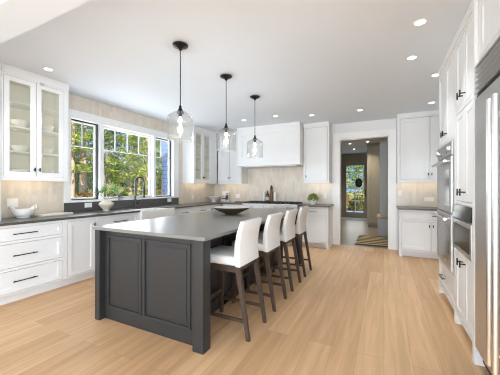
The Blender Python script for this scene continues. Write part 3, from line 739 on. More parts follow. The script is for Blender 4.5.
def tpull(parent, F, a, z): 
    mb = MB(); mb.tube([fpt(F, a, z, -0.001), fpt(F, a, z, 0.036)], 0.0055)
    mb.tube([fpt(F, a, z - 0.030, 0.039), fpt(F, a, z + 0.030, 0.039)], 0.0062)
    return mb.build('knob', M['iron'], parent)
a0, a1 = 3.235, 4.085; am = (a0 + a1)/2
t = tower('oven_cabinet', 'tall white cabinet housing the double oven', a0, a1, [(0.115, 0.45), (1.785, 2.66)], [(0, 0, 0.13, 0.435), (0, 0, 1.80, 2.63)], (0.455, 1.775))
d = door(t, FR, a0 + 0.03, a1 - 0.03, 0.13, 0.435, name='drawer'); pull(d, FR, am + 0.12, 0.275, 0.20)
d = door(t, FR, a0 + 0.03, am, 1.80, 2.63); tpull(d, FR, am - 0.045, 1.89)
d = door(t, FR, am, a1 - 0.03, 1.80, 2.63); tpull(d, FR, am + 0.045, 1.89)
b0, b1 = 2.575, 3.232; bm_ = (b0 + b1)/2
t = tower('tall_cabinet', 'tall white cabinet with a built-in microwave between the double oven and fridge', b0, b1, [(0.115, 0.72), (1.16, 2.66)], [(0, 0, 0.13, 0.715), (0, 0, 1.175, 1.985), (0, 0, 2.02, 2.63)], (0.73, 1.148))
for z0, z1, kz in ((0.13, 0.715, 0.65), (1.175, 1.985, 1.26), (2.02, 2.63, 2.10)):
    d = door(t, FR, b0 + 0.03, bm_, z0, z1, rail=0.05); tpull(d, FR, bm_ - 0.045, kz)
    d = door(t, FR, bm_, b1 - 0.03, z0, z1, rail=0.05); tpull(d, FR, bm_ + 0.045, kz)
# double oven
o0, o1 = a0 + 0.035, a1 - 0.035
t = thing('double_oven', 'stainless double wall oven built into the tall white cabinet', 'oven', (0.9, am, 0.457))
mb = MB(); fbox(mb, FR, o0, o1, 0.460, 1.770, -0.56, 0.004); mb.build('body', M['steel'], t)
mb = MB(); fbox(mb, FR, o0, o1, 1.625, 1.768, 0.005, 0.020, 0.003); cp = mb.build('control_panel', M['steel'], t)
mb = MB(); fbox(mb, FR, am - 0.16, am + 0.16, 1.655, 1.735, 0.020, 0.022); mb.build('display', M['ovenglass'], cp)
for a in (am - 0.28, am + 0.28): MB().tube([fpt(FR, a, 1.695, 0.019), fpt(FR, a, 1.695, 0.045)], [0.028, 0.024], 16).build('knob', M['chrome'], cp)
for z0, z1 in ((1.045, 1.615), (0.465, 1.035)):
    mb = MB(); fbox(mb, FR, o0, o1, z0, z1, 0.005, 0.026, 0.004); d = mb.build('oven_door', M['steel'], t)
    mb = MB(); fbox(mb, FR, o0 + 0.07, o1 - 0.07, z0 + 0.07, z1 - 0.13, 0.026, 0.028); mb.build('window', M['ovenglass'], d)
    mb = MB(); zz = z1 - 0.05
    mb.tube([fpt(FR, o0 + 0.02, zz, 0.072), fpt(FR, o1 - 0.02, zz, 0.072)], 0.015, 14)
    for a in (o0 + 0.07, o1 - 0.07): mb.tube([fpt(FR, a, zz, 0.024), fpt(FR, a, zz, 0.072)], 0.011)
    mb.build('handle', M['chrome'], d)
# microwave drawer
o0, o1 = b0 + 0.034, b1 - 0.034
t = thing('built_in_microwave', 'stainless built-in microwave with dark glass in the tall white cabinet', 'microwave', (0.85, bm_, 0.733))
mb = MB(); fbox(mb, FR, o0, o1, 0.735, 1.145, -0.5, 0.002); mb.build('body', M['steel'], t)
mb = MB(); fbox(mb, FR, o0, o1, 0.737, 1.015, 0.003, 0.020, 0.003); d = mb.build('door', M['steel'], t)
mb = MB(); fbox(mb, FR, o0 + 0.04, o1 - 0.04, 0.775, 0.975, 0.020, 0.022); mb.build('window', M['ovenglass'], d)
MB().prism([(fpt(FR, 0, 0, 0.003)[0], 1.02), (fpt(FR, 0, 0, 0.03)[0], 1.03), (fpt(FR, 0, 0, 0.006)[0], 1.142), (fpt(FR, 0, 0, 0.003)[0], 1.142)], 'y', o0, o1).build('control_panel', M['ovenglass'], t)
# fridge, its side panel and the cupboard above
MB().box(0.597, 1.255, 2.522, 2.5735, 0, 2.742).build('filler_panel', M['cab'], None, 'narrow white upright panel between the fridge and the microwave cabinet', 'panel')
f0, f1, fs = 1.45, 2.518, 1.93
t = thing('refrigerator', 'large stainless steel refrigerator with tubular handles at the right edge', 'refrigerator', (0.95, 2.0, 0))
MB().box(0.640, 1.25, f0, f1, 0.10, 2.175).box(0.69, 1.25, f0 + 0.02, f1 - 0.02, 0.0, 0.10).build('body', M['steel'], t)
for q in ((fs + 0.003, f1), (f0, fs - 0.003)):
    d = MB().box(0.600, 0.638, q[0], q[1], 0.135, 1.945, 0.004).build('door', M['steel'], t)
    y = fs + 0.045 if q[0] > fs else fs - 0.045
    h = MB().tube([(0.535, y, 0.30), (0.535, y, 1.80)], 0.0165, 16)
    for z in (0.40, 1.70): h.tube([(0.535, y, z), (0.601, y, z)], 0.011)
    h.build('handle', M['chrome'], d)
g = MB()
for k in range(5):
    z = 1.974 + k*0.0395
    g.prism([(0.622, z), (0.596, z + 0.006), (0.598, z + 0.012), (0.634, z + 0.036), (0.637, z + 0.036)], 'y', f0 + 0.01, f1 - 0.008)
g.build('louvre_grille', M['chrome'], t)
MB().box(0.610, 0.638, f0, f1, 1.950, 1.970).build('grille_gap', M['black'], t)
MB().box(0.600, 0.638, f0, f1, 2.172, 2.185).build('grille_frame', M['chrome'], t)
MB().box(0.645, 0.66, f0, f1, 0.03, 0.095).build('toe_grille', M['black'], t)
t = thing('wall_cupboard', 'white cupboard above the refrigerator at the right edge', 'cupboard', (0.93, 1.98, 2.2))
mb = MB(); fbox(mb, FR, f0, f1, 2.195, 2.66, -0.62, -0.030); fbox(mb, FR, f0, f1, 2.195, 2.235, -0.030, 0); fbox(mb, FR, f0, f1, 2.63, 2.66, -0.030, 0); fbox(mb, FR, f1 - 0.035, f1, 2.235, 2.63, -0.030, 0); fbox(mb, FR, f0, f0 + 0.035, 2.235, 2.63, -0.030, 0)
mb.build('carcass', M['cab'], t)
for q in ((f0 + 0.035, 1.984), (1.984, f1 - 0.035)): door(t, FR, q[0], q[1], 2.235, 2.63)
mb = MB(); fbox(mb, FR, f0, f1, 2.66, CEIL - 0.002, -0.62, 0.010); mb.build('crown_moulding', M['cab'], t)

# ------------------------------------------------------------------ island
IX0, IX1, IY0, IY1 = -2.58, -1.232, 1.718, 4.62
t = thing('kitchen_island', 'charcoal grey panelled kitchen island in the middle of the floor', 'island', ((IX0+IX1)/2, (IY0+IY1)/2, 0))
py = IY0 + 0.078      # near end panel
bxr = -1.60
mb = MB().box(IX0 + 0.045, bxr, py + 0.02, IY1 - 0.05, 0.0, 0.884)
mb.build('body', M['island'], t)
# near end: panelled board between the posts
e = MB(); e.box(IX0 + 0.09, IX1 - 0.10, py + 0.006, py + 0.019, 0.0, 0.884)
PA = [(-2.455, -1.99), (-1.965, -1.425)]
za, zb_ = 0.125, 0.832
e.box(IX0 + 0.09, PA[0][0], py, py + 0.006, 0, 0.884).box(PA[0][1], PA[1][0], py, py + 0.006, za, zb_).box(PA[1][1], IX1 - 0.13, py, py + 0.006, 0, 0.884)
e.box(PA[0][0], PA[1][1], py, py + 0.006, 0, za).box(PA[0][0], PA[1][1], py, py + 0.006, zb_, 0.884)
e.build('end_panel', M['island'], t)
for p, q in PA:
    r = MB(); w1 = 0.020
    for (u0, u1, v0, v1) in ((p, p + w1, za, zb_), (q - w1, q, za, zb_), (p + w1, q - w1, za, za + w1), (p + w1, q - w1, zb_ - w1, zb_)):
        r.box(u0, u1, py - 0.010, py + 0.006, v0, v1, 0.004)
    r.box(p + 0.05, q - 0.05, py + 0.001, py + 0.006, za + 0.05, zb_ - 0.05, 0.002)
    r.build('panel_moulding', M['island'], t)
def post(x0, x1, y0, y1): MB().box(x0, x1, y0, y1, 0, 0.884, 0.003).build('post', M['island'], t)
post(IX0 + 0.022, IX0 + 0.088, IY0 + 0.014, py + 0.075); post(IX1 - 0.130, IX1 - 0.026, IY0 + 0.014, IY0 + 0.116)
post(IX1 - 0.130, IX1 - 0.026, IY1 - 0.118, IY1 - 0.016); post(IX0 + 0.022, IX0 + 0.088, IY1 - 0.09, IY1 - 0.016)
# seating side boards
sd_ = MB()
for k in range(5):
    y = 2.05 + k*0.52; sd_.box(bxr, bxr + 0.012, y, y + 0.055, 0.0, 0.884)
sd_.box(bxr, bxr + 0.012, IY0 + 0.12, IY1 - 0.12, 0.0, 0.12).box(bxr, bxr + 0.0115, IY0 + 0.12, IY1 - 0.12, 0.82, 0.884)
sd_.build('side_panel', M['island'], t)
# cabinet doors on the sink side
FI = ('R', IX0 + 0.044)
for k in range(5):
    y0 = IY0 + 0.16 + k*0.52
    d = door(t, FI, y0, y0 + 0.515, 0.13, 0.86, m='island', d=0.0275, rail=0.05); knob(d, FI, y0 + 0.43, 0.78, d=0.0265)
MB().box(IX0, IX1, IY0, IY1, 0.886, 0.916, 0.003).build('island_worktop', M['quartz'], None, 'pale grey stone worktop on the charcoal island', 'worktop')

# shallow bowl on the island
bx, by, bz = -2.00, 3.45, 0.9165
t = thing('shallow_bowl', 'wide shallow bronze bowl with a silver inside on the island', 'bowl', (bx, by, bz))
MB().lathe([(0.085, 0), (0.09, 0.004), (0.17, 0.032), (0.25, 0.072), (0.276, 0.094), (0.272, 0.097)], (bx, by, bz), 40).build('shell', M['bronze'], t)
sm = t.children if False else None
MB().lathe([(0.271, 0.0975), (0.247, 0.079), (0.166, 0.039), (0.09, 0.013), (0.0001, 0.009)], (bx, by, bz), 40).build('lining', M['silver'], t, label='pale silver inside of the bowl')

# ------------------------------------------------------------------ bar stools
SL = ['white bar stool with dark legs nearest the camera at the island', 'second white bar stool from the near corner of the island',
      'third white bar stool from the near corner of the island', 'farthest white bar stool along the island, nearest the stove']
y0 = 2.045; y1 = 2.435
ym = (y0 + y1)/2
st = thing('bar_stool', SL[0], 'stool', (-1.30, ym, 0), 'white upholstered bar stools along the island')
# seat pad
MB().box(-1.545, -1.125, y0 - 0.005, y1 + 0.005, 0.618, 0.700, 0.022, 3, True).build('seat', M['fabric'], st)
outer = [(-1.098, 0.612), (-1.106, 0.70), (-1.108, 0.80), (-1.092, 0.90), (-1.060, 1.0)]
inner = [(-1.100, 1.014), (-1.136, 0.91), (-1.158, 0.80), (-1.164, 0.70), (-1.166, 0.655)]
MB().prism(outer + inner + [(-1.15, 0.612)], 'y', y0 - 0.004, y1 + 0.002, 0.012, 3, True).build('backrest', M['fabric'], st)
fr = MB().box(-1.53, -1.13, y0 + 0.003, y0 + 0.025, 0.565, 0.6165).box(-1.53, -1.13, y1 - 0.025, y1 - 0.003, 0.565, 0.6165).box(-1.15, -1.128, y0 + 0.025, y1 - 0.025, 0.565, 0.6165).box(-1.53, -1.508, y0 + 0.025, y1 - 0.025, 0.565, 0.6165)
fr.build('seat_frame', M['walnut'], st)
def leg(p0, p1): MB().bar(p0, p1, 0.030, 0.030, 0.042).build('leg', M['walnut'], st)
leg((-1.030, y0 + 0.017, 0), (-1.132, y0 + 0.021, 0.614)); leg((-1.030, y1 - 0.017, 0), (-1.132, y1 - 0.021, 0.614))
leg((-1.520, y0 + 0.017, 0), (-1.505, y0 + 0.021, 0.614)); leg((-1.520, y1 - 0.017, 0), (-1.505, y1 - 0.021, 0.614))
for yy in (y0 + 0.018, y1 - 0.018): MB().box(-1.510, -1.062, yy - 0.009, yy + 0.009, 0.142, 0.168).build('stretcher', M['walnut'], st)
MB().box(-1.526, -1.506, y0 + 0.03, y1 - 0.03, 0.225, 0.255).build('footrest', M['walnut'], st)
for k in range(1, 4):
    c = copy_tree(st); c.location.y = ym + 0.617 * k; c['label'] = SL[k]

# ------------------------------------------------------------------ pendants
PL = ['glass pendant lamp hanging nearest the camera over the island', 'middle glass pendant lamp over the island', 'farthest glass pendant lamp over the island, nearest the stove']
px, pyy = -1.845, 2.155
pt = thing('pendant_lamp', PL[0], 'lamp', (px, pyy, CEIL), 'clear glass pendants over the island')
MB().lathe([(0.0001, 0.0), (0.066, 0.0), (0.078, -0.008), (0.076, -0.016), (0.05, -0.030), (0.022, -0.042), (0.012, -0.06)][::-1], (px, pyy, CEIL - 0.001), 28).build('canopy', M['iron'], pt)
MB().tube([(px, pyy, CEIL - 0.05), (px, pyy, 2.10)], 0.0048).build('rod', M['iron'], pt)
MB().lathe([(0.012, 0.075), (0.014, 0.05), (0.030, 0.022), (0.036, 0.012), (0.036, 0.0)][::-1], (px, pyy, 2.050), 24).tube([(px, pyy, 2.05), (px, pyy, 2.012)], 0.017, 14).build('socket', M['iron'], pt)
o_ = [(0.034, 0.052), (0.040, 0.049), (0.060, 0.042), (0.085, 0.024), (0.114, 0.006), (0.124, -0.010), (0.127, -0.03), (0.126, -0.15), (0.124, -0.248), (0.121, -0.25)]
i_ = [(r - 0.004, z - 0.001) for r, z in o_[::-1]]
sh = MB().lathe_open(o_, (px, pyy, 2.02), 40)
sh.build('glass_shade', M['shade'], pt)
MB().lathe([(0.0001, -0.155), (0.007, -0.152), (0.011, -0.135), (0.011, -0.05), (0.010, -0.02), (0.012, 0.0)], (px, pyy, 2.012), 16).build('bulb', M['bulb'], pt)
for k, (x, y) in enumerate(((px, pyy), (-1.83, 3.02), (-1.832, 3.90))):
    if k:
        c = copy_tree(pt); c.location = (x, y, CEIL); c['label'] = PL[k]
    light('pendant_light', 'POINT', (x, y, 1.93), PEND_W, (0.96, 0.97, 1.0), shadow_soft_size=0.03)

# ------------------------------------------------------------------ recessed ceiling lights
CL = [((-3.675, 1.89), 'recessed ceiling light above the left glass cupboard'),
      ((0.284, 2.79), 'recessed ceiling light nearest the camera on the right'),
      ((0.28, 3.51), 'second recessed ceiling light from the camera on the right'),
      ((0.60, 4.19), 'recessed ceiling light just beyond the oven cabinet top corner'),
      ((0.73, 5.52), 'recessed ceiling light above the cupboard right of the doorway'),
      ((-2.69, 5.17), 'recessed ceiling light left of the farthest pendant, before the hood'),
      ((-1.96, 5.16), 'recessed ceiling light just right of the farthest pendant'),
      ((-1.29, 5.41), 'recessed ceiling light before the single-door wall cupboard'),
      ((-0.40, 5.46), 'recessed ceiling light in front of the doorway'),
      ((-0.98, 8.28), 'hall ceiling light nearest the doorway'),
      ((-1.0, 9.5), 'second hall ceiling light from the doorway'),
      ((-1.0, 10.9), 'third hall ceiling light, before the glass door'),
      ((-0.46, 9.35), 'hall ceiling light beside the tall olive cupboard')]
x, y = CL[0][0]
rl = thing('ceiling_light', CL[0][1], 'light', (x, y, CEIL), 'recessed ceiling lights')
MB().lathe([(0.040, 0.0), (0.042, -0.004), (0.052, -0.005), (0.055, 0.0)], (x, y, CEIL - 0.0005), 28).build('trim_ring', M['trim'], rl)
MB().lathe([(0.040, -0.0028), (0.0001, -0.003)], (x, y, CEIL), 28).build('diffuser', M['led'], rl)
for k, ((x, y), lab) in enumerate(CL):
    if k:
        c = copy_tree(rl); c.location = (x, y, CEIL); c['label'] = lab
    light('can_light', 'SPOT', (x, y, CEIL - 0.012), CAN_W if y < 6.4 else HALL_W, (0.86, 0.94, 1.0) if y < 6.4 else (1.0, 0.90, 0.76), (0, 0, 0), spot_size=R(84 if y < 6.4 else 120), spot_blend=0.9, shadow_soft_size=0.05)

# ------------------------------------------------------------------ things on the counters
# handled white bowl
bx, by, bz = -4.13, 1.84, 0.9155
mb = MB(); n = 48; vs = []; fs = []
prof = [(0.066, 0.0), (0.070, 0.004), (0.068, 0.014), (0.098, 0.034), (0.116, 0.068), (0.122, 0.108)]
inn = [(0.115, 0.108), (0.108, 0.070), (0.088, 0.044), (0.05, 0.030), (0.001, 0.026)]
HA = PI/2
for (r, z) in prof + inn:
    for k in range(n):
        a = 2*PI*k/n; up = max(0, math.cos(2*(a - HA))) * (1 if z > 0.06 else 0) * (z/0.108)
        vs.append((bx + r*math.cos(a)*(1 + 0.04*up), by + r*math.sin(a)*(1 + 0.08*up), bz + z + 0.018*up))
pr = len(prof) + len(inn)
for i in range(pr - 1):
    for k in range(n): fs.append((i*n+k, i*n+(k+1) % n, (i+1)*n+(k+1) % n, (i+1)*n+k))
fs.append(tuple(range(n-1, -1, -1)))
t = thing('fruit_bowl', 'white porcelain bowl with raised handle ends on the left counter', 'bowl', (bx, by, bz))
mb.add(vs, fs, True).build('bowl_body', M['porcelain'], t)
for sgn in (1, -1):
    pts = []
    for k in range(9):
        u = -1 + 2*k/8; a = HA*sgn + u*0.50; q = 1 - u*u
        pts.append((bx + (0.122 + 0.008*q)*math.cos(a), by + (0.129 + 0.010*q)*math.sin(a), bz + 0.116 + 0.036*q))
    MB().tube(pts, 0.009, 10).build('handle', M['porcelain'], t)
# boards
MB().box(-4.27, -4.02, 1.99, 2.40, 0.9155, 0.940, 0.005).build('serving_board', M['marble'], None, 'pale stone serving board lying beside the white handled bowl', 'board')
MB().prism([(-3.42, 6.06), (-3.12, 6.02), (-3.10, 6.12), (-3.38, 6.20)], 'z', 0.9155, 0.945, 0.004).build('chopping_board', M['woodm'], None, 'small brown wooden board on the counter left of the range', 'board')
# vase with palm leaves
vx, vy, vz = -4.10, 2.975, 0.9155
t = thing('vase', 'squat beige ribbed vase on the counter below the window', 'vase', (vx, vy, vz))
MB().lathe([(0.052, 0.0), (0.054, 0.010), (0.046, 0.020), (0.080, 0.062), (0.108, 0.098), (0.114, 0.112), (0.104, 0.130), (0.066, 0.160), (0.042, 0.172), (0.042, 0.186), (0.036, 0.185), (0.03, 0.165), (0.0001, 0.15)], (vx, vy, vz), 96, 0.012, 24).build('body', M['beige'], t)
def frond(base, tip, up, nb, L, m, spread=1.25):
    base = Vector(base); tip = Vector(tip)
    mb = MB(); mid = (base + tip)/2 + Vector((0, 0, 0.02))
    mb.tube([base, mid, tip], 0.0028, 6)
    d = (tip - base).normalized(); n_ = d.cross(Vector(up)).normalized()
    for k in range(nb):
        a = (k/(nb - 1) - 0.5)*2*spread
        dr = d*math.cos(a) + n_*math.sin(a)
        l_ = L*(0.75 + 0.25*math.cos(a))*random.uniform(0.9, 1.05)
        sd2 = dr.cross(Vector(up)).normalized()*0.0055
        droop = Vector((0, 0, -0.012)) + Vector(up)*random.uniform(-0.01, 0.01)
        p1 = tip + dr*l_*0.55; p2 = tip + dr*l_ + droop
        mb.add([tip - sd2*0.3, p1 - sd2, p2, p1 + sd2, tip + sd2*0.3, p1 + Vector(up)*0.003], [(0, 1, 5, 4), (1, 2, 5), (5, 2, 3), (4, 5, 3)])
    return mb
top = Vector((vx, vy, vz + 0.18))
for i, (dy, dx, dz, m, L, nb, lab) in enumerate((
        (-0.075, 0.05, 0.155, 'leaf', 0.085, 13, 'green palm leaf on the left in the beige vase'),
        (0.085, 0.06, 0.165, 'leaf', 0.095, 15, 'green palm leaf on the right in the beige vase'),
        (-0.15, 0.02, 0.11, 'leafd', 0.10, 9, 'dark spiky palm leaf leaning left from the beige vase'),
        (0.16, 0.0, 0.13, 'leafw', 0.13, 13, 'pale dried palm leaf leaning right from the beige vase'),
        (0.02, -0.03, 0.19, 'leafw', 0.10, 11, 'pale dried palm leaf upright at the back of the beige vase'),
        (0.19, 0.05, 0.045, 'leafd', 0.09, 9, 'dark palm leaf drooping low right from the beige vase'))):
    frond((vx, vy, vz + 0.165), (vx + dx, vy + dy, vz + 0.175 + dz), (1, 0, 0.25), nb + 2, L*1.45, m, 1.9).build('palm_leaf', M[m], None, lab, 'leaf', 'palm leaves in the vase')
# white bowl, cookbook on the back counter
t = thing('footed_bowl', 'white footed bowl on the back counter by the corner', 'bowl', (-4.08, 6.1, 0.9155))
MB().lathe([(0.075, 0), (0.075, 0.012), (0.06, 0.03), (0.13, 0.075), (0.178, 0.14), (0.172, 0.142), (0.12, 0.085), (0.0001, 0.05)], (-4.08, 6.1, 0.9155), 36).build('body', M['porcelain'], t)
t = thing('cookbook', 'white cookbook with a dark figure on its cover leaning on the backsplash', 'book', (-3.86, 6.35, 0.9155))
def lean(mb, x0, x1, z0, z1, d0, d1):     # slab on the leaning cover plane
    k = 0.22
    f = lambda x, z, d: (x, 6.335 + k*(z - 0.9155) - d, z)
    vs = [f(x0, z0, d0), f(x1, z0, d0), f(x1, z1, d0), f(x0, z1, d0), f(x0, z0, d1), f(x1, z0, d1), f(x1, z1, d1), f(x0, z1, d1)]
    return mb.add(vs, [(0,1,2,3),(7,6,5,4),(0,4,5,1),(1,5,6,2),(2,6,7,3),(3,7,4,0)])
lean(MB(), -3.985, -3.775, 0.9165, 1.20, 0, 0.025).build('cover', M['paper'], t)
lean(lean(lean(MB(), -3.86, -3.78, 0.97, 1.09, 0.0255, 0.027), -3.96, -3.86, 0.99, 1.02, 0.0255, 0.027), -3.845, -3.80, 1.12, 1.15, 0.0255, 0.027).build('cover_figure', M['ink'], t)
lean(MB(), -3.84, -3.805, 1.09, 1.12, 0.0255, 0.027).build('cover_face', M['skin'], t)
lean(lean(MB(), -3.965, -3.89, 1.055, 1.075, 0.0255, 0.027), -3.84, -3.80, 0.93, 0.95, 0.0255, 0.027).build('cover_print', M['red'], t)
# bottles behind the range
z0 = 0.9155
t = thing('oil_bottle', 'dark glass bottle with a cream label behind the range', 'bottle', (-2.64, 6.36, z0))
MB().lathe([(0.048, 0), (0.050, 0.005), (0.050, 0.18), (0.040, 0.215), (0.019, 0.245), (0.017, 0.30), (0.019, 0.305)], (-2.64, 6.36, z0), 20).build('body', M['bottle'], t)
MB().lathe([(0.0505, 0.06), (0.0505, 0.14)], (-2.64, 6.36, z0), 20).build('bottle_label', M['paperl'], t)
MB().lathe([(0.0508, 0.165), (0.0508, 0.178)], (-2.64, 6.36, z0), 20).build('band', M['woodl'], t)
t = thing('pepper_mill', 'tall brown wooden mill behind the range', 'mill', (-2.535, 6.37, z0))
MB().lathe([(0.038, 0), (0.041, 0.01), (0.035, 0.06), (0.031, 0.18), (0.035, 0.27), (0.028, 0.30), (0.032, 0.32)], (-2.535, 6.37, z0), 20).build('body', M['woodm'], t)
MB().lathe([(0.024, 0.321), (0.032, 0.34), (0.034, 0.37), (0.027, 0.41), (0.016, 0.435), (0.0001, 0.44)], (-2.535, 6.37, z0), 20).build('cap', M['walnut'], t)
for x, h, lab in ((-2.735, 0.265, 'white cylinder bottle left of the dark bottle behind the range'), (-2.43, 0.27, 'white cylinder bottle right of the brown mill behind the range')):
    t = thing('ceramic_bottle', lab, 'bottle', (x, 6.36, z0))
    MB().lathe([(0.034, 0), (0.036, 0.005), (0.036, h - 0.04), (0.03, h - 0.02)], (x, 6.36, z0), 20).build('body', M['porcelain'], t)
    MB().lathe([(0.028, h - 0.0195), (0.028, h - 0.003), (0.0001, h)], (x, 6.36, z0), 16).build('lid', M['porcelain'], t)
# potted herb
hx, hy = -1.43, 6.12
t = thing('potted_herb', 'green herb in a white pot on the counter near the doorway', 'plant', (hx, hy, z0))
MB().lathe([(0.058, 0), (0.062, 0.005), (0.074, 0.125), (0.068, 0.125), (0.06, 0.11), (0.0001, 0.105)], (hx, hy, z0), 24).build('pot', M['porcelain'], t)
rnd = random.Random(3)
vs = []; fs = []
for k in range(420):
    th = rnd.uniform(0, 2*PI); ph = rnd.uniform(0, PI*0.6); rr = rnd.uniform(0.5, 1.0)
    c = Vector((hx + 0.135*rr*math.sin(ph)*math.cos(th), hy + 0.125*rr*math.sin(ph)*math.sin(th), z0 + 0.125 + 0.125*rr*math.cos(ph)))
    a = Vector((rnd.gauss(0, 1), rnd.gauss(0, 1), rnd.gauss(0, 0.6))).normalized()*0.018; b_ = a.orthogonal().normalized()*0.011
    i = len(vs); vs += [c - a, c + b_, c + a, c - b_]; fs.append((i, i+1, i+2, i+3))
mb = MB().add(vs, fs)
for k in range(14):
    a = 2*PI*k/14; mb.tube([(hx + 0.02*math.cos(a), hy + 0.02*math.sin(a), z0 + 0.105), (hx + 0.08*math.cos(a), hy + 0.08*math.sin(a), z0 + 0.20)], 0.002, 5)
mb.build('foliage', M['herb'], t)

# outlets and wall plates
def outlet(F, a, z, w_, h_, label, n=1):
    t = thing('wall_outlet', label, 'outlet', fpt(F, a, z - h_/2, 0))
    mb = MB(); fbox(mb, F, a - w_/2, a + w_/2, z - h_/2, z + h_/2, 0.0003, 0.006, 0.0015); mb.build('cover_plate', M['plate'], t)
    k = MB()
    for i in range(n):
        c_ = a + (i - (n-1)/2)*0.045 if w_ > h_ or n > 1 else a
        fbox(k, F, c_ - 0.014, c_ + 0.014, z - min(h_, 0.1)*0.3, z + min(h_, 0.1)*0.3, 0.006, 0.008)
    k.build('socket_insert', M['trim'], t)
FT = ('L', XL + 0.010); FST = ('L', XL + 0.018); FTB = ('B', YB - 0.010)
outlet(FT, 1.80, 1.10, 0.12, 0.115, 'white outlet behind the white handled bowl', 2)
outlet(FST, 2.80, 1.015, 0.12, 0.075, 'white outlet on the dark stone left of the vase', 2)
outlet(FST, 4.66, 1.02, 0.12, 0.075, 'white outlet on the dark stone right of the faucet', 2)
outlet(FT, 5.50, 1.06, 0.09, 0.115, 'white outlet on the tile under the corner glass cupboard')
outlet(FTB, -3.53, 1.07, 0.115, 0.115, 'white outlet on the tile between cookbook and range', 2)
outlet(FTB, -1.22, 1.10, 0.075, 0.115, 'white outlet on the tile right of the potted herb')
outlet(FTB, 0.30, 1.18, 0.075, 0.125, 'white light switch on the tile just right of the doorway')
outlet(FTB, 0.81, 1.065, 0.165, 0.08, 'white wide outlet above the counter right of the doorway', 3)
for y, lab in ((3.11, 'round beige cover plate on the tile above the left window'), (4.265, 'round beige cover plate on the tile above the right window')):
    MB().tube([(XL + 0.0105, y, 2.585), (XL + 0.022, y, 2.585)], 0.062, 28).build('round_wall_plate', M['beige'], None, lab, 'plate')

# ------------------------------------------------------------------ garden outside the kitchen window and hall door
def gz(x, y):
    d = max(0.0, -x - 5.0)
    return -0.45 + 1.15*min(1, d/9.0) + 0.012*max(0, d - 9)
g = MB(); nx, ny = 24, 30
vs = [(-60 + 54.5*i/nx - 0.0, -5 + 75*j/ny, gz(-60 + 54.5*i/nx, 0)) for j in range(ny+1) for i in range(nx+1)]
fs = [(j*(nx+1)+i, j*(nx+1)+i+1, (j+1)*(nx+1)+i+1, (j+1)*(nx+1)+i) for j in range(ny) for i in range(nx)]
g.add(vs, fs).box(-5.5, 30, HY + 4.0, 70, -0.5, -0.06)
struct('ground_garden', g, M['grass'])
struct('ground_patio', MB().box(-5.4, 6, HY + 0.13, HY + 4.0, -0.5, -0.02), M['paving'])
struct('wall_outside', MB().box(-5.38, -4.48, 5.55, 6.6, -0.5, 4.2), M['siding'])

def tree(name, label, x, y, h, tr, crown0, cr, m, seed, nleaf=2600, leaf=0.15, group='trees outside the kitchen window', lean_=0.0, z=None):
    rnd = random.Random(seed); z0 = gz(x, y) - 0.05 if z is None else z
    t = thing(name, label, 'tree', (x, y, z0), group)
    mb = MB(); pts = []; rs = []
    for k in range(7):
        f = k/6; pts.append((x + lean_*f*h*0.1 + 0.05*math.sin(3*f + seed), y + 0.05*math.cos(2*f + seed), z0 + h*f)); rs.append(tr*(1 - 0.75*f))
    mb.tube(pts, rs, 9)
    tips = []
    nb = 46
    for k in range(nb):
        f = crown0 + (1 - crown0)*(k/nb)**0.9
        p = Vector((x + lean_*f*h*0.1, y, z0 + h*f)); a = k*2.4 + rnd.uniform(-0.5, 0.5)
        L = cr*(1 - 0.75*(f - crown0)/(1 - crown0 + 1e-6))*rnd.uniform(0.6, 1.1)
        e_ = p + Vector((math.cos(a)*L, math.sin(a)*L, L*rnd.uniform(-0.12, 0.25)))
        mb.tube([p, (p + e_)/2 + Vector((0, 0, 0.05*L)), e_], [tr*0.22, tr*0.14, tr*0.05], 5)
        tips.append((p, e_, L))
    mb.build('trunk', M['bark'], t)
    vs = []; fs = []
    for k in range(nleaf):
        p, e_, L = tips[rnd.randrange(nb)]; f = rnd.uniform(0.25, 1.08)
        c = p.lerp(e_, f) + Vector((rnd.gauss(0, 0.16*L), rnd.gauss(0, 0.16*L), rnd.gauss(0, 0.07*L) + 0.02))
        a = Vector((rnd.gauss(0, 1), rnd.gauss(0, 1), rnd.gauss(0, 0.5))).normalized()
        b_ = a.cross(Vector((rnd.gauss(0, 0.5), rnd.gauss(0, 0.5), 1))).normalized()
        s_ = leaf*rnd.uniform(0.5, 1.2); a *= s_; b_ *= s_*0.38
        i = len(vs); vs += [c - a, c + b_, c + a, c - b_]; fs.append((i, i+1, i+2, i+3))
    MB().add(vs, fs).build('foliage', M[m], t)
    return t
def shrub(label, x, y, r, h, m, seed, group='shrubs outside the kitchen window', z=None, name='shrub', k_=1):
    rnd = random.Random(seed); z0 = gz(x, y) - 0.03 if z is None else z
    t = thing(name, label, 'shrub', (x, y, z0), group)
    mb = MB()
    for k in range(7):
        a = k*0.9 + rnd.random(); mb.tube([(x, y, z0), (x + r*0.6*math.cos(a), y + r*0.6*math.sin(a), z0 + h*0.7)], 0.02, 5)
    mb.build('stems', M['bark'], t)
    vs = []; fs = []
    for k in range(700*k_):
        th = rnd.uniform(0, 2*PI); ph = math.acos(rnd.uniform(0, 1)); rr = rnd.uniform(0.45, 1)**0.5
        c = Vector((x + r*rr*math.sin(ph)*math.cos(th), y + r*rr*math.sin(ph)*math.sin(th), z0 + 0.05 + h*rr*math.cos(ph)))
        a = Vector((rnd.gauss(0, 1), rnd.gauss(0, 1), rnd.gauss(0, 1))).normalized()*rnd.uniform(0.05, 0.13)*(1 + 0.2*(k_ - 1)); b_ = a.orthogonal().normalized()*a.length*0.5
        i = len(vs); vs += [c - a, c + b_, c + a, c - b_]; fs.append((i, i+1, i+2, i+3))
    MB().add(vs, fs).build('foliage', M[m], t)
    return t
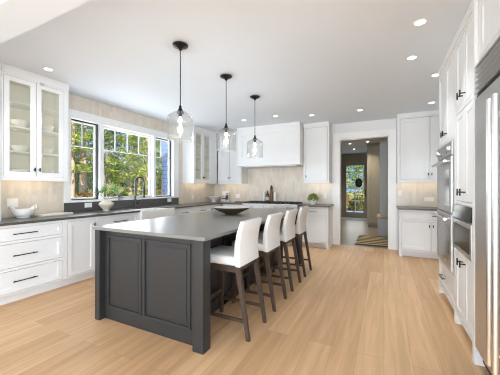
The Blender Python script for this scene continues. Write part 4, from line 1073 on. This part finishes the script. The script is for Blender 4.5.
TREES = [  # x, y, h, trunk r, crown start, crown r, material, leaf size, label
    (-13.6, 8.6, 10, 0.17, 0.22, 2.2, 'needle', 'tall pine with a bare lower trunk at the middle of the left window'),
    (-12.2, 7.2, 8, 0.09, 0.30, 1.5, 'needle_b', 'slender pale pine at the left edge of the left window'),
    (-15.5, 11.0, 9, 0.13, 0.16, 2.1, 'needle_d', 'dark pine at the right edge of the left window'),
    (-11.5, 9.6, 6.5, 0.09, 0.13, 1.9, 'needle_b', 'sunlit yellow-green tree at the left of the wide middle window'),
    (-14.5, 13.6, 10, 0.24, 0.30, 2.4, 'needle', 'thick-trunked pine at the right of the wide middle window'),
    (-13.0, 11.6, 7.5, 0.10, 0.18, 1.8, 'needle_b', 'young sunlit pine at the centre of the wide middle window'),
    (-15.0, 15.6, 9, 0.10, 0.26, 1.7, 'needle', 'slim pine at the right edge of the wide middle window'),
    (-15.5, 17.2, 9, 0.13, 0.24, 2.0, 'needle_b', 'pale pine behind the right window'),
    (-20.0, 12.0, 12, 0.16, 0.12, 2.8, 'needle_d', 'distant dark pine behind the left window'),
    (-21.0, 15.5, 11, 0.16, 0.10, 2.8, 'needle_d', 'distant dark pine behind the left half of the wide middle window'),
    (-21.0, 18.5, 11, 0.16, 0.12, 2.6, 'needle', 'distant pine behind the centre of the wide middle window'),
    (-21.0, 22.0, 12, 0.16, 0.10, 2.8, 'needle_d', 'distant dark pine behind the right half of the wide middle window'),
    (-23.0, 26.0, 12, 0.16, 0.12, 2.8, 'needle', 'distant pine behind the right window'),
    (-19.0, 9.2, 11, 0.15, 0.14, 2.4, 'needle', 'distant pine left of the left window centre'),
]
for i, (x, y, h, tr, c0, cr, m, lab) in enumerate(TREES):
    tree('pine_tree', lab, x, y, h, tr, c0*0.65, cr*0.85, m, 11 + i, nleaf=3300, leaf=0.13 if x > -18 else 0.2)
SHR = [(-12.6, 8.2, 0.7, 0.6, 'shrubt', 'tan low shrub below the left window'), (-13.5, 10.2, 0.8, 0.7, 'shrub', 'green low shrub at the left of the wide middle window'),
       (-13.2, 12.2, 0.9, 0.6, 'shrub', 'yellow-green low shrub at the centre of the wide middle window'), (-13.0, 13.4, 0.7, 0.55, 'shrubt', 'tan low shrub at the right of the wide middle window'),
       (-16.5, 15.2, 1.1, 1.1, 'needle_d', 'dark rounded shrub at the right of the wide middle window'), (-15.0, 18.0, 1.0, 0.9, 'needle_d', 'dark low shrub behind the right window')]
for i, (x, y, r, h, m, lab) in enumerate(SHR): shrub(lab, x, y, r, h, m, 50 + i)
for i, (x, y) in enumerate(((-29, 13), (-29.5, 18), (-29, 23), (-29.5, 28), (-30, 33), (-30.5, 38))):
    shrub('dense green thicket far behind the trees, %s from the left' % ('first', 'second', 'third', 'fourth', 'fifth', 'sixth')[i], x, y, 2.4, 3.4, 'needle_d' if i % 2 else 'needle', 60 + i, 'thickets far outside the kitchen window', name='thicket', k_=5)
# seen through the hall door
GT = [(-2.9, 19.5, 6, 'needle_b', 'yellow-green tree seen through the left of the glass hall door'), (-1.3, 21.5, 6.5, 'needle', 'green tree seen through the right of the glass hall door'), (-2.2, 25, 8, 'needle_d', 'dark tree farthest beyond the glass hall door')]
for i, (x, y, h, m, lab) in enumerate(GT): tree('garden_tree', lab, x, y, h, 0.1, 0.12, 1.7, m, 80 + i, 1800, 0.16, 'trees beyond the hall door', z=-0.06)
shrub('tan shrub seen low through the glass hall door', -2.3, 17.6, 0.8, 1.0, 'shrubt', 91, 'shrubs beyond the hall door', z=-0.06)
shrub('green shrub seen low through the glass hall door', -1.3, 17.2, 0.6, 0.8, 'shrub', 92, 'shrubs beyond the hall door', z=-0.06)
t = thing('patio_chair', 'dark metal patio chair seen through the glass hall door', 'chair', (-1.1, 14.3, -0.02))
def pb(p0, p1, r=0.014): return MB().tube([p0, p1], r, 8)
for sx in (-1.34, -0.86):
    pb((sx, 14.05, -0.02), (sx, 14.05, 0.60)).build('leg', M['black'], t); pb((sx, 14.55, -0.02), (sx, 14.6, 0.92)).build('leg', M['black'], t)
    pb((sx, 14.05, 0.60), (sx, 14.56, 0.62)).build('armrest', M['black'], t)
b_ = MB()
for k in range(8): b_.box(-1.34, -0.86, 14.05 + k*0.065, 14.09 + k*0.065, 0.40, 0.415)
b_.build('seat', M['black'], t)
b_ = MB()
for k in range(7): b_.tube([(-1.34 + k*0.08, 14.56, 0.42), (-1.34 + k*0.08, 14.6, 0.92)], 0.009, 6)
b_.tube([(-1.34, 14.6, 0.92), (-0.86, 14.6, 0.92)], 0.014); b_.build('backrest', M['black'], t)
